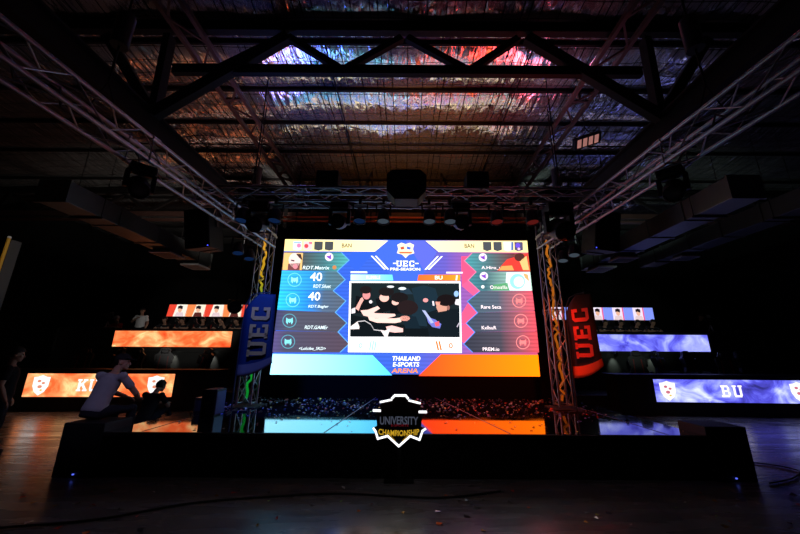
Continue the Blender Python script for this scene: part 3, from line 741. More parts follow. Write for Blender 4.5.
def moving_head(label, loc, up=False, s=1.0, tilt=R(15), rotz=0.0, aim=1):
    t = thing('moving_head_light', label, 'stage light', loc, rotz)
    k = -1 if not up else 1
    mb = MB(); mb.box((0, 0, k * .07 * s), (.34 * s, .26 * s, .12 * s), M_BLACK); mb.build('base', t, .015)
    mb = MB()
    for sx in (-1, 1): mb.bar((sx * .17 * s, 0, k * .12 * s), (sx * .17 * s, 0, k * .42 * s), .06 * s, .10 * s, M_BLACK)
    mb.bar((-.2 * s, 0, k * .145 * s), (.2 * s, 0, k * .145 * s), .10 * s, .04 * s, M_BLACK)
    mb.build('yoke', t, .01)
    d = Vector((0, -math.cos(tilt) * aim, -math.sin(tilt))); c = Vector((0, 0, k * .36 * s))
    mb = MB(); mb.lathe([(.001, -.2), (.09, -.2), (.13, -.14), (.145, 0), (.13, .16), (.135, .2), (.115, .2)], c, d, M_BLACK, 20)
    mb.v = [tuple(c + (Vector(p) - c) * s) for p in mb.v]; mb.build('head', t)
    mb = MB(); mb.lathe([(.001, .19), (.06, .186), (.116, .17)], c, d, M_LENS, 20)
    mb.v = [tuple(c + (Vector(p) - c) * s) for p in mb.v]; mb.build('lens', t)
    return t
moving_head('moving head lamp hanging from the cross truss above the left title bar of the screen', (-1.25, 5.75, 4.41), s=1.0, tilt=R(20))
moving_head('moving head lamp hanging from the cross truss above the right title bar of the screen', (1.02, 5.75, 4.41), s=1.0, tilt=R(20))
moving_head('big dark moving head lamp hanging from the cross truss by the red flag tower', (2.85, 5.75, 4.41), s=1.35, tilt=R(30))
moving_head('dark moving head lamp hanging from the cross truss by the blue flag tower', (-2.75, 5.75, 4.41), s=1.1, tilt=R(30))
# lamps on the side trusses
for s, sd in ((-1, 'orange'), (1, 'blue')):
    for y, lb in ((7.1, 'spotlight under the %s side truss closest to the stage corner'), (6.6, 'spotlight under the %s side truss, second from the stage corner')):
        par(lb % sd, (s * (TX + .16), y, 4.14 - (7.66 - y) * .046), M_BLUELENS if s < 0 else M_PALELENS, R(14), s * R(-40))
    moving_head('moving head lamp hanging partway along the %s side truss' % sd, (s * TX, 3.75, 3.96), s=.8, tilt=R(40), rotz=s * R(-50))
# boxes on top of the cross truss
def blinder(label, x, w_, h_):
    t = thing('loudspeaker', label, 'loudspeaker', (x, 5.75, 4.71))
    mb = MB(); mb.box((0, 0, h_ / 2), (w_, .34, h_), M_BLACK); mb.build('body', t, .012)
    mb = MB(); mb.lathe([(.001, .02), (.05, .03), (.1, .012), (.12, .0), (.13, .015), (.14, .0)], (0, -.172, h_ / 2), (0, -1, 0), M_GRILLE, 24); mb.build('cone', t)
blinder('square black loudspeaker sitting on the cross truss toward the blue flag', -1.5, .42, .32)
blinder('square black loudspeaker sitting on the cross truss toward the red flag', 1.35, .42, .32)
t = thing('projector', 'dark hexagonal projector housing fixed at the middle of the cross truss', 'projector', (0, 5.6, 4.30))
mb = MB(); mb.prism([(-.34, .06), (-.2, -.1), (.2, -.1), (.34, .06), (.34, .36), (.24, .46), (-.24, .46), (-.34, .36)], -.5, -.2, M_BLACK); mb.build('housing', t, .015)
mb = MB(); mb.lathe([(.001, .02), (.07, .03), (.1, .01), (.11, 0)], (0, -.5, .17), (0, -1, 0), M_LENS, 20); mb.build('lens', t)
mb = MB(); mb.bar((0, -.22, .42), (0, .15, .42), .1, .04, M_BLACK); mb.build('bracket', t)

# flown loudspeakers
def pa(label, x, s):
    t = thing('hung_loudspeaker', label, 'loudspeaker', (x, 8.0, 4.22), s * R(8))
    rot = (R(10), s * R(4), 0); c = Vector((0, 0, .5))
    Mx = Matrix.Translation(c) @ Euler(rot).to_matrix().to_4x4()
    mb = MB(); mb.M = Mx; mb.prism([(-.34, -.5), (.34, -.5), (.34, .5), (-.34, .5)], -.28, .12, M_BLACK); mb.prism([(-.24, -.52), (.24, -.52), (.24, .52), (-.24, .52)], .12, .36, M_BLACK); mb.build('cabinet', t, .015)
    mb = MB(); mb.M = Mx; mb.box((0, -.288, 0), (.66, .016, .98), M_GRILLE); mb.build('grille', t, .004)
    mb = MB(); mb.M = Mx; mb.box((s * -.3, -.30, -.46), (.02, .012, .02), em(70, 80, 255, 2.5)); mb.build('power_light', t)
    mb = MB(); mb.M = Mx
    for sx in (-.37, .37): mb.box((sx, 0, .3), (.012, .1, .5), M_RUST)
    mb.M = Matrix.Identity(4)
    for sx in (-.37, .37): mb.tube((sx, -.05, .98), (sx * .8, -.05, ZC - .10 - 4.25), .012, M_STEEL, 6)
    mb.build('bracket', t)
pa('black loudspeaker cabinet hung in mid air over the orange team side', -5.2, -1)
pa('black loudspeaker cabinet hung in mid air over the blue team side', 5.0, 1)

# hanging floodlight
t = thing('floodlight', 'dark floodlight with four pinkish square lamps hung on a cord below the ceiling', 'floodlight', (4.15, 6.6, 6.45), R(-8))
mb = MB(); mb.box((0, 0, 0), (.62, .26, .10), M_BLACK, (R(-35), R(-16), 0)); mb.build('body', t, .012)
m_fl = em(206, 140, 132, .55)
for k in range(4):
    mb = MB(); mb.M = Euler((R(-35), R(-16), 0)).to_matrix().to_4x4(); mb.box((-.2 + k * .133, -.0, -.053), (.09, .19, .012), m_fl); mb.build('lamp', t)
mb = MB(); mb.path([(-.25, 0, .10), (0, 0, .35), (0, 0, ZC - .10 - 6.45)], .012, M_CABLE, 6); mb.path([(.25, 0, .0), (0, 0, .35)], .012, M_CABLE, 6); mb.build('cord', t)

# ------------------------------------------------------------------ championship sign on the stage front
t = thing('championship_sign', 'shield-shaped championship sign with glowing white outline standing against the stage front', 'sign', (-.08, 4.99, 0))
def G(x, y): return ((x - 295) * .00163, .775 + (280 - y) * .00157)
out_ = [(228, 108), (245, 70), (350, 70), (378, 108), (475, 135), (475, 200), (525, 205), (525, 222), (492, 240), (480, 335), (520, 352), (497, 368), (468, 442), (385, 414), (293, 495), (200, 414), (113, 437), (85, 368), (68, 352), (106, 330), (98, 240), (72, 216), (72, 198), (130, 195), (130, 130)]
mb = MB(); mb.prism([G(*p) for p in out_][::-1], -.02, .03, M_BLACK); mb.build('back_board', t)
m_w = em(250, 252, 255, 1.6)
def strip(pts, wd):
    mb = MB()
    for a, b in zip(pts[:-1], pts[1:]):
        A, B = Vector((G(*a)[0], 0, G(*a)[1])), Vector((G(*b)[0], 0, G(*b)[1])); d = (B - A).normalized() * wd * .35
        mb.bar(tuple(A - d + Vector((0, -.026, 0))), tuple(B + d + Vector((0, -.026, 0))), .012, wd, m_w, (0, 0, 1) if abs((B - A).z) < .9 * (B - A).length else (1, 0, 0))
    mb.build('neon_tube', t)
strip([(132, 132), (226, 112)], .026); strip([(232, 98), (255, 76), (348, 76), (368, 100)], .03); strip([(378, 118), (472, 140)], .026)
strip([(74, 202), (130, 204)], .03); strip([(466, 212), (524, 212)], .03)
strip([(78, 348), (96, 372), (117, 430), (198, 408), (293, 488), (388, 408), (466, 436), (492, 366), (516, 350)], .026)
mb = MB(); mb.flat([G(*p) for p in [(140, 140), (232, 122), (250, 92), (346, 92), (364, 120), (466, 148), (466, 225), (140, 225)]], -.0245, pbr('dark_red_panel', (.02, .008, .008), .4)); mb.build('panel', t)
mb = MB()
gx, gz = G(293, 282)
put_text(mb, 'UNIVERSITY', lambda p, q: (gx + p, -.024, gz + q - (abs(p) * .02)), .53, .105, em(66, 70, 84, .9), bold=.03)
gx2, gz2 = G(300, 323); put_text(mb, 'E-SPORTS', lambda p, q: (gx2 + p, -.024, gz2 + q), .24, .03, em(110, 20, 30, .6), bold=.02)
gx3, gz3 = G(292, 378); put_text(mb, 'CHAMPIONSHIP', lambda p, q: (gx3 + p, -.024, gz3 + q + abs(p) ** 2 * .25 - .012), .56, .075, em(214, 168, 40, .8), bold=.03)
mb.build('lettering', t)
mb = MB()
for a, b in (((218, 398), (372, 398)), ((218, 400), (262, 446)), ((372, 400), (322, 446))):
    A, B = G(*a), G(*b); mb.bar((A[0], -.024, A[1]), (B[0], -.024, B[1]), .006, .008, em(190, 140, 30, .7))
mb.build('gold_line', t)
mb = MB(); mb.box((0, .05, .24), (.05, .04, .48), M_BLACK); mb.box((0, .03, .01), (.4, .12, .02), M_BLACK); mb.build('stand', t)

# ------------------------------------------------------------------ feather flags
def flag(label, loc, rotz, cloth, band, letter, base_h=ST, curve_side=1, h0=.64, h1=2.3, wtop=.30, wbot=.42):
    t = thing('feather_flag', label, 'flag', loc, rotz)
    mb = MB(); s = curve_side
    mb.path([(s * -.28, 0, .0), (s * -.28, 0, h1 * .72), (s * -.26, 0, h1 * .9), (s * -.16, 0, h1 * .985), (0, 0, h1 + .02), (s * .2, 0, h1 + .03)], .014, M_BLACK, 8); mb.build('pole', t)
    mb = MB()
    for a in (0, PI / 2): mb.bar((s * -.28 - .3 * math.cos(a), -.3 * math.sin(a), .012), (s * -.28 + .3 * math.cos(a), .3 * math.sin(a), .012), .05, .02, M_STEEL)
    mb.build('base', t)
    # cloth: straight along the pole, bulging outer edge, sweeping lower hem
    n = 22; P_ = []; F_ = []; mi = []
    for i in range(n + 1):
        q = i / n; z = h0 + (h1 - h0) * q
        x0 = -.27 + (0 if q < .72 else .27 * ((q - .72) / .28) ** 2)
        x1 = wbot * (1 - q) * .9 + wtop * q
        lift = .26 * (1 - q) ** 3
        for j in range(7):
            r = j / 6; P_.append((s * (x0 + (x1 - x0) * r), .025 * math.sin(3.2 * r + 5 * q), z + lift * r * r))
    mb = MB()
    F1 = [(i * 7 + j, i * 7 + j + 1, i * 7 + j + 8, i * 7 + j + 7) for i in range(n) for j in range(6)]
    mb.add(P_, F1, cloth, True); kb = mb.m(band)
    for q in range(len(F1)):
        if q // 6 < 3: mb.mi[q] = kb
    c = mb.build('cloth', t)
    so = c.modifiers.new('thickness', 'SOLIDIFY'); so.thickness = .004
    mb = MB()
    hL = (h1 - h0) * .50
    put_slab(mb, 'UEC', lambda p, q: (.06 - q, -.05, h0 + (h1 - h0) * .54 + p), .36, letter, .9); mb.build('lettering', t)
    return t
M_FB = pbr('blue_flag_cloth', (.006, .012, .028), .7, 0, .2); M_FBB = pbr('pale_band_cloth', (.16, .08, .06), .7, 0, .2); M_FBL = pbr('bronze_print', (.5, .18, .03), .6, 0, .3)
M_FR = pbr('black_flag_cloth', (.03, .012, .014), .7, 0, .2); M_FRB = pbr('orange_band_cloth', (.75, .10, .03), .7, 0, .2); M_FRL = pbr('orange_print', (.62, .06, .03), .6, 0, .3)
flag('blue feather flag with bronze UEC letters standing beside the truss tower with green light', (-3.05, 6.85, ST), R(8), M_FB, M_FBB, M_FBL)
flag('black feather flag with orange UEC letters standing beside the amber lit truss tower', (3.56, 6.82, ST), R(-60), M_FR, M_FRB, M_FRL)
t = thing('feather_flag', 'tall dark flag with a yellow pole sleeve at the far edge of the floor', 'flag', (-6.36, 5.0, 0), 0)
mb = MB(); mb.tube((0, 0, 0), (0, 0, 3.42), .022, pbr('yellow_sleeve', (.80, .42, .03), .6), 10); mb.ball((0, 0, 3.43), .026, M_WHITEPRINT, 10, 6); mb.build('pole', t)
mb = MB(); mb.box((.02, .09, 1.95), (.012, .15, 2.9), pbr('grey_flag_cloth', (.07, .065, .06), .8)); mb.build('cloth', t)
mb = MB(); mb.box((0, 0, .012), (.6, .06, .024), M_STEEL); mb.box((0, 0, .012), (.06, .6, .02), M_STEEL); mb.build('base', t)

# stage props
t = thing('monitor_speaker', 'upright black monitor speaker on the stage in front of the orange lit desks', 'loudspeaker', (-3.52, 6.5, ST))
mb = MB(); mb.box((0, 0, .225), (.26, .34, .45), M_BLACK); mb.build('body', t, .012)
mb = MB(); mb.box((0, -.174, .23), (.22, .012, .38), M_GRILLE); mb.build('grille', t)
mb = MB(); mb.box((.132, 0, .22), (.006, .3, .38), pbr('blue_lit_side', (.02, .03, .14), .5)); mb.build('lit_side_face', t)  # blue screen light on the speaker's side, put in as a navy sheet
t = thing('flight_case', 'small grey flight case beside the monitor speaker on the stage edge', 'case', (-3.86, 7.0, ST))
mb = MB(); mb.box((0, 0, .11), (.4, .3, .22), pbr('grey_laminate', (.10, .09, .10), .4)); mb.build('body', t, .006)
for sx in (-.2, .2):
    for sy in (-.15, .15): mb = MB(); mb.box((sx, sy, .11), (.025, .025, .225), M_ALU); mb.build('corner_trim', t)
mb = MB(); mb.box((0, 0, .235), (.42, .32, .03), M_ALU); mb.build('lid', t, .004)
# lamps hung either side of the screen
for s, x, sd in ((-1, -4.95, 'orange'), (1, 5.2, 'blue')):
    t = thing('hung_lamp', 'round lamp on a drop pole in front of the %s team portrait strip' % sd, 'stage light', (x, 9.55, 0), s * R(-14))
    mb = MB(); mb.tube((0, .02, 3.05), (0, .02, ZC - .10), .018, M_BLACK); mb.build('drop_pole', t)
    mb = MB(); mb.lathe([(.001, -.22), (.1, -.2), (.17, -.1), (.19, .06), (.17, .08)], (0, 0, 2.95), (0, -1, -.12), M_BLACK, 20); mb.build('lamp_head', t)
    mb = MB(); mb.lathe([(.001, .075), (.1, .07), (.168, .06)], (0, 0, 2.95), (0, -1, -.12), M_LENS if s < 0 else em(225, 232, 220, .7), 20)
    if s > 0:
        mb = MB(); mb.lathe([(.001, .09), (.055, .088), (.09, .08)], (0, 0, 2.95), (0, -1, -.12), em(215, 225, 210, .75), 20)
    mb.build('lens', t)
    mb = MB()
    for sx in (-.2, .2): mb.bar((sx, 0, 2.94), (sx, 0, 3.18), .012, .04, M_BLACK)
    mb.bar((-.2, 0, 3.17), (.2, 0, 3.17), .04, .012, M_BLACK); mb.build('yoke', t)

# ------------------------------------------------------------------ team desks
fire = lambda n, sd, sc: em_cloud(n, [(.28, (214, 60, 26)), (.42, (250, 104, 52)), (.54, (255, 150, 92)), (.66, (255, 205, 140)), (.78, (255, 232, 180))], sc, 1.35, sd, (1, 1, 1.8))
ice = lambda n, sd, sc: em_cloud(n, [(.26, (46, 44, 120)), (.4, (76, 74, 200)), (.5, (110, 114, 238)), (.6, (160, 168, 252)), (.72, (215, 222, 255))], sc, 1.35, sd, (1, 1, 1.3))
def shield(mb, x, z, s, y, warm):
    o = [(0, .5), (.22, .42), (.42, .40), (.40, -.05), (.26, -.33), (0, -.52), (-.26, -.33), (-.40, -.05), (-.42, .40), (-.22, .42)]
    mb.flat([(x + a * s, z + b * s) for a, b in o][::-1], y, em(255, 252, 250, 1.2))
    c = em(236, 150, 120) if warm else em(214, 120, 140)
    for a, b, q in ((-.1, .2, .1), (.12, .1, .09), (-.02, -.08, .12), (.08, -.25, .07)):
        mb.flat([(x + (a + math.cos(k * PI / 4) * q) * s, z + (b + math.sin(k * PI / 4) * q * .7) * s) for k in range(8)], y - .002, c if q > .08 else em(240, 200, 90))
def desk(label, loc, rotz, W, zlo, zhi, ztop, depth, mat, txt=None, shields=(), tx=0.0, warm=True, ext=(0, 0)):
    t = thing('player_desk', label, 'desk', loc, rotz)
    a, b = -W / 2 - ext[0], W / 2 + ext[1]
    mb = MB(); mb.box(((a + b) / 2, depth / 2 - .05, ztop - .02), (b - a + .1, depth + .1, .04), M_BLACK); mb.build('desktop', t, .006)
    mb = MB(); mb.box(((a + b) / 2, .06, ztop / 2 - .02), (b - a, .08, ztop - .04), M_RISER)
    for x in (a + .04, b - .04): mb.box((x, depth / 2, ztop / 2 - .02), (.06, depth - .1, ztop - .04), M_RISER)
    mb.build('body', t)
    mb = MB(); mb.box((0, -.02, (zlo + zhi) / 2), (W, .07, zhi - zlo), M_BLACK); mb.flat([(-W / 2, zlo), (W / 2, zlo), (W / 2, zhi), (-W / 2, zhi)], -.058, mat); p = mb.build('led_banner', t)
    zc = (zlo + zhi) / 2
    for sx in shields:
        mb = MB(); shield(mb, sx, zc, (zhi - zlo) * .86, -.062, warm); mb.build('emblem', p)
    if txt:
        mb = MB(); put_slab(mb, txt, lambda q, r: (tx + q, -.062, zc + r), (zhi - zlo) * .52, em(255, 250, 246, 1.25), 1.0); mb.build('lettering', p)
    return t
L1 = desk('long floor-level desk with a fiery orange LED banner reading KU', (-9.08, 10.45, 0), R(2.5), 4.25, .40, 1.05, 1.17, .75, fire('fire_banner', 3.1, 1.3), 'KU', (-1.68, 1.6), -.33, True, (.9, 1.2))
R1 = desk('long floor-level desk with a blue-violet LED banner reading BU', (9.72, 10.15, 0), R(-2.5), 4.9, .38, 1.0, 1.13, .75, ice('ice_banner', 5.3, 1.5), 'BU', (-2.08, 1.55), -.3, False, (1.0, .6))
# raised platforms behind
def riser(label, x0, x1, y0, y1, h):
    t = thing('player_riser', label, 'platform', ((x0 + x1) / 2, y0, 0))
    W = x1 - x0; D = y1 - y0
    mb = MB(); mb.box((0, D / 2, h - .03), (W, D, .06), M_RISER); mb.build('deck', t, .005)
    mb = MB(); mb.box((0, D / 2, (h - .06) / 2), (W - .04, D - .04, h - .06), M_RISER); mb.build('front_panel', t)
riser('low black platform behind the orange KU desk', -13.4, -5.2, 11.35, 12.86, .45)
riser('low black platform behind the blue BU desk', 5.0, 13.4, 11.05, 12.86, .45)
riser('tall black platform holding the orange team players', -13.4, -5.2, 12.88, 16.2, 1.75)
riser('tall black platform holding the blue team players', 5.0, 13.4, 12.88, 16.2, 1.75)
D2 = 12.96
L2 = desk('upper desk with a plain fiery orange LED banner in front of the orange team players', (-8.9, D2, 1.75), 0, 4.5, .14, .73, .82, .6, fire('fire_banner_upper', 9.7, 1.25), ext=(.02, .5))
R2 = desk('upper desk with a plain blue-violet LED banner in front of the blue team players', (9.28, D2, 1.75), 0, 4.6, .08, .70, .80, .6, ice('ice_banner_upper', 1.4, 1.1), ext=(.9, .02))
for lb, x, w_ in (('dark side counter with a rail edge next to the orange upper desk', -12.35, 2.2), ('dark side counter with a rail edge next to the blue upper desk', 12.75, 2.0)):
    t = thing('side_counter', lb, 'counter', (x, D2, 1.75))
    mb = MB(); mb.box((0, .06, .4), (w_, .06, .8), M_RISER); mb.box((0, .3, .8), (w_, .5, .04), M_RISER)
    for q in (-w_ / 2 + .04, w_ / 2 - .04): mb.box((q, .3, .4), (.06, .42, .8), M_RISER)
    mb.build('body', t)
    mb = MB(); mb.bar((-w_ / 2, .02, .84), (w_ / 2, .02, .84), .05, .04, pbr('grey_rail', (.10, .11, .11), .4, .6))
    for q in (-w_ / 2, w_ / 2): mb.bar((q, .02, 0), (q, .02, .84), .05, .04, pbr('grey_rail', (.10, .11, .11), .4, .6))
    mb.build('rail', t)
# portrait strips above the players
def portrait_strip(label, x0, x1, z0, z1, y, warm):
    t = thing('portrait_screen', label, 'screen', ((x0 + x1) / 2, y, 1.75))
    W = x1 - x0; H = z1 - z0; zb = z0 - 1.75
    mb = MB(); mb.box((0, .03, zb + H / 2), (W + .04, .05, H + .04), M_BLACK)
    for q in (-W / 2 + .2, W / 2 - .2): mb.box((q, .06, zb / 2), (.08, .06, zb), M_BLACK)
    mb.build('frame', t)
    mb = MB(); n = 5; cw = W / n
    for k in range(n):
        xa = -W / 2 + k * cw
        if warm:
            segs = (((0, .34), (232, 70, 50)), ((.34, 1), (250, 240, 226))) if k % 2 == 0 else (((0, .4), (252, 140, 80)), ((.4, 1), (252, 236, 214)))
        else:
            segs = (((0, .48), (240, 225, 245)), ((.48, .54), (240, 90, 140)), ((.54, 1), (130, 150, 245)))
        for (p, q), c in segs:
            sl = .06 if warm else 0
            mb.flat([(xa + cw * p - sl, zb), (xa + cw * q - sl * (q < 1), zb), (xa + cw * q + sl * (q < 1), zb + H), (xa + cw * p + sl * (p > 0), zb + H)], -.004, em(*c, 1.1))
        hx = xa + cw * (.62 if warm else .26)
        mb.flat([(hx - .2, zb), (hx + .2, zb), (hx + .14, zb + H * .34), (hx - .14, zb + H * .34)], -.006, em(90, 40, 36) if k % 2 and warm else em(236, 210, 214))
        mb.flat([(hx + .09 * math.cos(2 * PI * i / 12), zb + H * .55 + .12 * math.sin(2 * PI * i / 12)) for i in range(12)], -.008, em(246, 190, 160))
        mb.flat([(hx - .11, zb + H * .62), (hx - .04, zb + H * .68), (hx + .1, zb + H * .6), (hx + .11, zb + H * .85), (hx, zb + H * .93), (hx - .11, zb + H * .85)], -.010, em(36, 26, 30))
    mb.build('portraits', t)
portrait_strip('thin lit screen of red and white portraits above the orange team players', -10.72, -6.6, 3.26, 3.80, 14.95, True)
portrait_strip('thin lit screen of pink and blue portraits above the blue team players', 6.6, 11.2, 3.22, 3.78, 14.95, False)
# added wall washers: their beams stand in for streaks reflected in the riser front
def washer(label, x, z, col, power):
    t = thing('added_wall_washer', label, 'spotlight', (x, 12.60, z + .04))
    mb = MB(); mb.lathe([(.03, .1), (.045, .08), (.05, -.06), (.04, -.065)], (0, 0, 0), (0, -.7, .71), M_BLACK, 14); mb.box((0, .14, .03), (.03, .28, .03), M_BLACK); mb.build('body', t)
    mb = MB(); mb.lathe([(.001, -.05), (.04, -.05)], (0, 0, 0), (0, -.7, .71), em(230, 240, 225, 1.0), 14); mb.build('lens', t)
    l = bpy.data.lights.new('added_wash_light', 'SPOT'); l.energy = power; l.color = col; l.spot_size = R(62); l.spot_blend = 1.0; l.shadow_soft_size = .03
    lo = bpy.data.objects.new('added_wash_light', l); COL.objects.link(lo); lo.parent = t; lo.location = (0, .06, -.06); lo.rotation_euler = (R(36), 0, 0)
washer('tiny added wall washer below the middle of the plain orange banner', -8.72, 1.72, (1, .96, .85), 16)
washer('tiny added wall washer below the stage end of the plain orange banner', -7.25, 1.72, (1, .97, .9), 16)
washer('tiny added wall washer below the stage end of the plain blue banner', 7.8, 1.70, (.85, 1, .85), 13)
washer('tiny added wall washer below the middle of the plain blue banner', 9.24, 1.70, (.85, 1, .85), 13)

# ------------------------------------------------------------------ gaming chairs
def make_chair(label, loc, rotz, group):
    t = thing('gaming_chair', label, 'chair', loc, rotz, group)
    mb = MB(); mb.box((0, .02, .47), (.50, .50, .10), M_CHAIR)
    for s in (-1, 1): mb.box((s * .24, .02, .50), (.08, .48, .10), M_CHAIR, (0, 0, 0))
    mb.build('seat', t, .03)
    mb = MB(); lean = R(-12)
    prof = [(-.25, 0), (-.27, .18), (-.22, .34), (-.27, .52), (-.28, .64), (-.17, .74), (-.15, .86), (-.08, .9), (.08, .9), (.15, .86), (.17, .74), (.28, .64), (.27, .52), (.22, .34), (.27, .18), (.25, 0)]
    mb.M = Matrix.Translation((0, -.22, .50)) @ Euler((R(10), 0, 0)).to_matrix().to_4x4()
    mb.prism(prof, -.05, .05, M_CHAIR)
    for s in (-1, 1): mb.prism([(s * .20, .36), (s * .27, .34), (s * .28, .64), (s * .20, .62)], .03, .13, M_CHAIR)
    b = mb.build('backrest', t, .02)
    mb = MB(); mb.M = Matrix.Translation((0, -.22, .50)) @ Euler((R(10), 0, 0)).to_matrix().to_4x4()
    for s in (-1, 1): mb.prism([(s * .12, .08), (s * .15, .08), (s * .13, .60), (s * .10, .60)], .05, .056, M_REDACC)
    mb.build('stripe', b)
    mb = MB(); mb.M = Matrix.Translation((0, -.22, .50)) @ Euler((R(10), 0, 0)).to_matrix().to_4x4(); mb.box((0, .07, .76), (.24, .07, .13), M_CHAIR); mb.build('headrest', t, .025)
    for s in (-1, 1):
        mb = MB(); mb.box((s * .285, .04, .68), (.08, .26, .03), M_CHAIR); mb.bar((s * .285, .04, .67), (s * .27, .04, .44), .06, .03, M_CHAIR); mb.build('armrest', t, .008)
    mb = MB(); mb.tube((0, 0, .10), (0, 0, .43), .03, M_BLACK, 10); mb.build('stem', t)
    mb = MB()
    for k in range(5):
        a = k * 2 * PI / 5; mb.bar((0, 0, .11), (.3 * math.cos(a), .3 * math.sin(a), .075), .05, .03, M_BLACK)
    mb.build('base', t)
    for k in range(5):
        a = k * 2 * PI / 5; mb = MB(); mb.lathe([(.001, -.02), (.03, -.02), (.03, .02), (.001, .02)], (.3 * math.cos(a), .3 * math.sin(a), .03), (math.sin(a), -math.cos(a), 0), M_BLACK, 10); mb.build('caster', t)
    return t
ORD = ('outermost', 'second', 'middle', 'fourth', 'innermost')
chair0 = None
for tm, xs, y, z in (('orange KU', (-10.97, -9.99, -9.23, -8.16, -6.96), 11.95, .45), ('blue BU', (11.57, 10.76, 9.72, 8.73, 7.8), 11.85, .45)):
    lab = ('empty black gaming chair behind the %s desk, outermost of five', 'empty black gaming chair behind the %s desk, second from the outer end',
           'empty black gaming chair in the middle of five behind the %s desk', 'empty black gaming chair behind the %s desk, second from the stage', 'empty black gaming chair behind the %s desk, closest to the stage')
    for k, x in enumerate(xs):
        x *= 1.037; rz = PI + R((24, -30, 10, 28, -22)[k])
        if chair0 is None: chair0 = make_chair(lab[k] % tm, (x, y, z), rz, 'empty chairs at the floor desks')
        else:
            c = dup(chair0, lab[k] % tm, (x, y, z), rz); c['group'] = 'empty chairs at the floor desks'

# ------------------------------------------------------------------ people
def evaluate(o):
    dg = bpy.context.evaluated_depsgraph_get(); dg.update()
    me = bpy.data.meshes.new_from_object(o.evaluated_get(dg), depsgraph=dg)
    old = o.data; bpy.data.objects.remove(o); bpy.data.meshes.remove(old)
    return me
def capsule(mb, pts, rs, n=12):
    mb.path(pts, 0, M_SKIN, n, rs)
    for p, r in zip(pts, rs): mb.ball(tuple(p), r, M_SKIN, n, 8)
def ring_body(mb, pts, xd, radii, n=22):
    """closed trunk: elliptical rings along pts, wide axis xd"""
    P_ = []; F_ = []
    for i, p in enumerate(pts):
        t = (pts[min(i + 1, len(pts) - 1)] - pts[max(i - 1, 0)]).normalized()
        x = (xd - t * xd.dot(t)).normalized(); y = t.cross(x)
        for k in range(n):
            a = 2 * PI * k / n; P_.append(p + x * math.cos(a) * radii[i][0] + y * math.sin(a) * radii[i][1])
    for i in range(len(pts) - 1):
        for k in range(n): F_.append((i * n + k, i * n + (k + 1) % n, (i + 1) * n + (k + 1) % n, (i + 1) * n + k))
    F_ += [tuple(range(n))[::-1], tuple(range((len(pts) - 1) * n, len(pts) * n))]
    mb.add(P_, F_, M_SKIN, True)
def to_mesh(mb):
    me = bpy.data.meshes.new('m'); me.from_pydata(mb.v, [], mb.f); return me
def fuse(meshes, voxel):
    vs, fs = [], []
    for me in meshes:
        o = len(vs); vs += [tuple(v.co) for v in me.vertices]; fs += [[o + i for i in p.vertices] for p in me.polygons]; bpy.data.meshes.remove(me)
    m = bpy.data.meshes.new('body'); m.from_pydata(vs, [], fs); ob = bpy.data.objects.new('body', m); COL.objects.link(ob)
    r = ob.modifiers.new('remesh', 'REMESH'); r.mode = 'VOXEL'; r.voxel_size = voxel; r.use_smooth_shade = True
    sm = ob.modifiers.new('smooth', 'SMOOTH'); sm.factor = .4; sm.iterations = 1
    me = evaluate(ob)
    bm = bmesh.new(); bm.from_mesh(me); bm.verts.ensure_lookup_table(); seen = set(); best = []
    for v in bm.verts:
        if v.index in seen: continue
        st = [v]; seen.add(v.index); comp = []
        while st:
            q = st.pop(); comp.append(q)
            for e in q.link_edges:
                o = e.other_vert(q)
                if o.index not in seen: seen.add(o.index); st.append(o)
        if len(comp) > len(best): best = comp
    keep = set(best); bmesh.ops.delete(bm, geom=[v for v in bm.verts if v not in keep], context='VERTS')
    bm.to_mesh(me); bm.free()
    return me
def add_mesh(name, me, mat, parent):
    me.materials.clear(); me.materials.append(mat)
    for p in me.polygons: p.use_smooth = True; p.material_index = 0
    me.name = name
    o = bpy.data.objects.new(name, me); COL.objects.link(o); o.parent = parent
    return o
def head_frame(J):
    f = (Vector(J['look'])).normalized(); up = (Vector(J['head']) - Vector(J['neck'])).normalized()
    up = (up * .4 + Vector((0, 0, 1)) * .6); up = (up - f * up.dot(f)).normalized(); x = f.cross(up).normalized()
    M = Matrix((x, f, up)).transposed().to_4x4(); M.translation = Vector(J['head'])
    return M
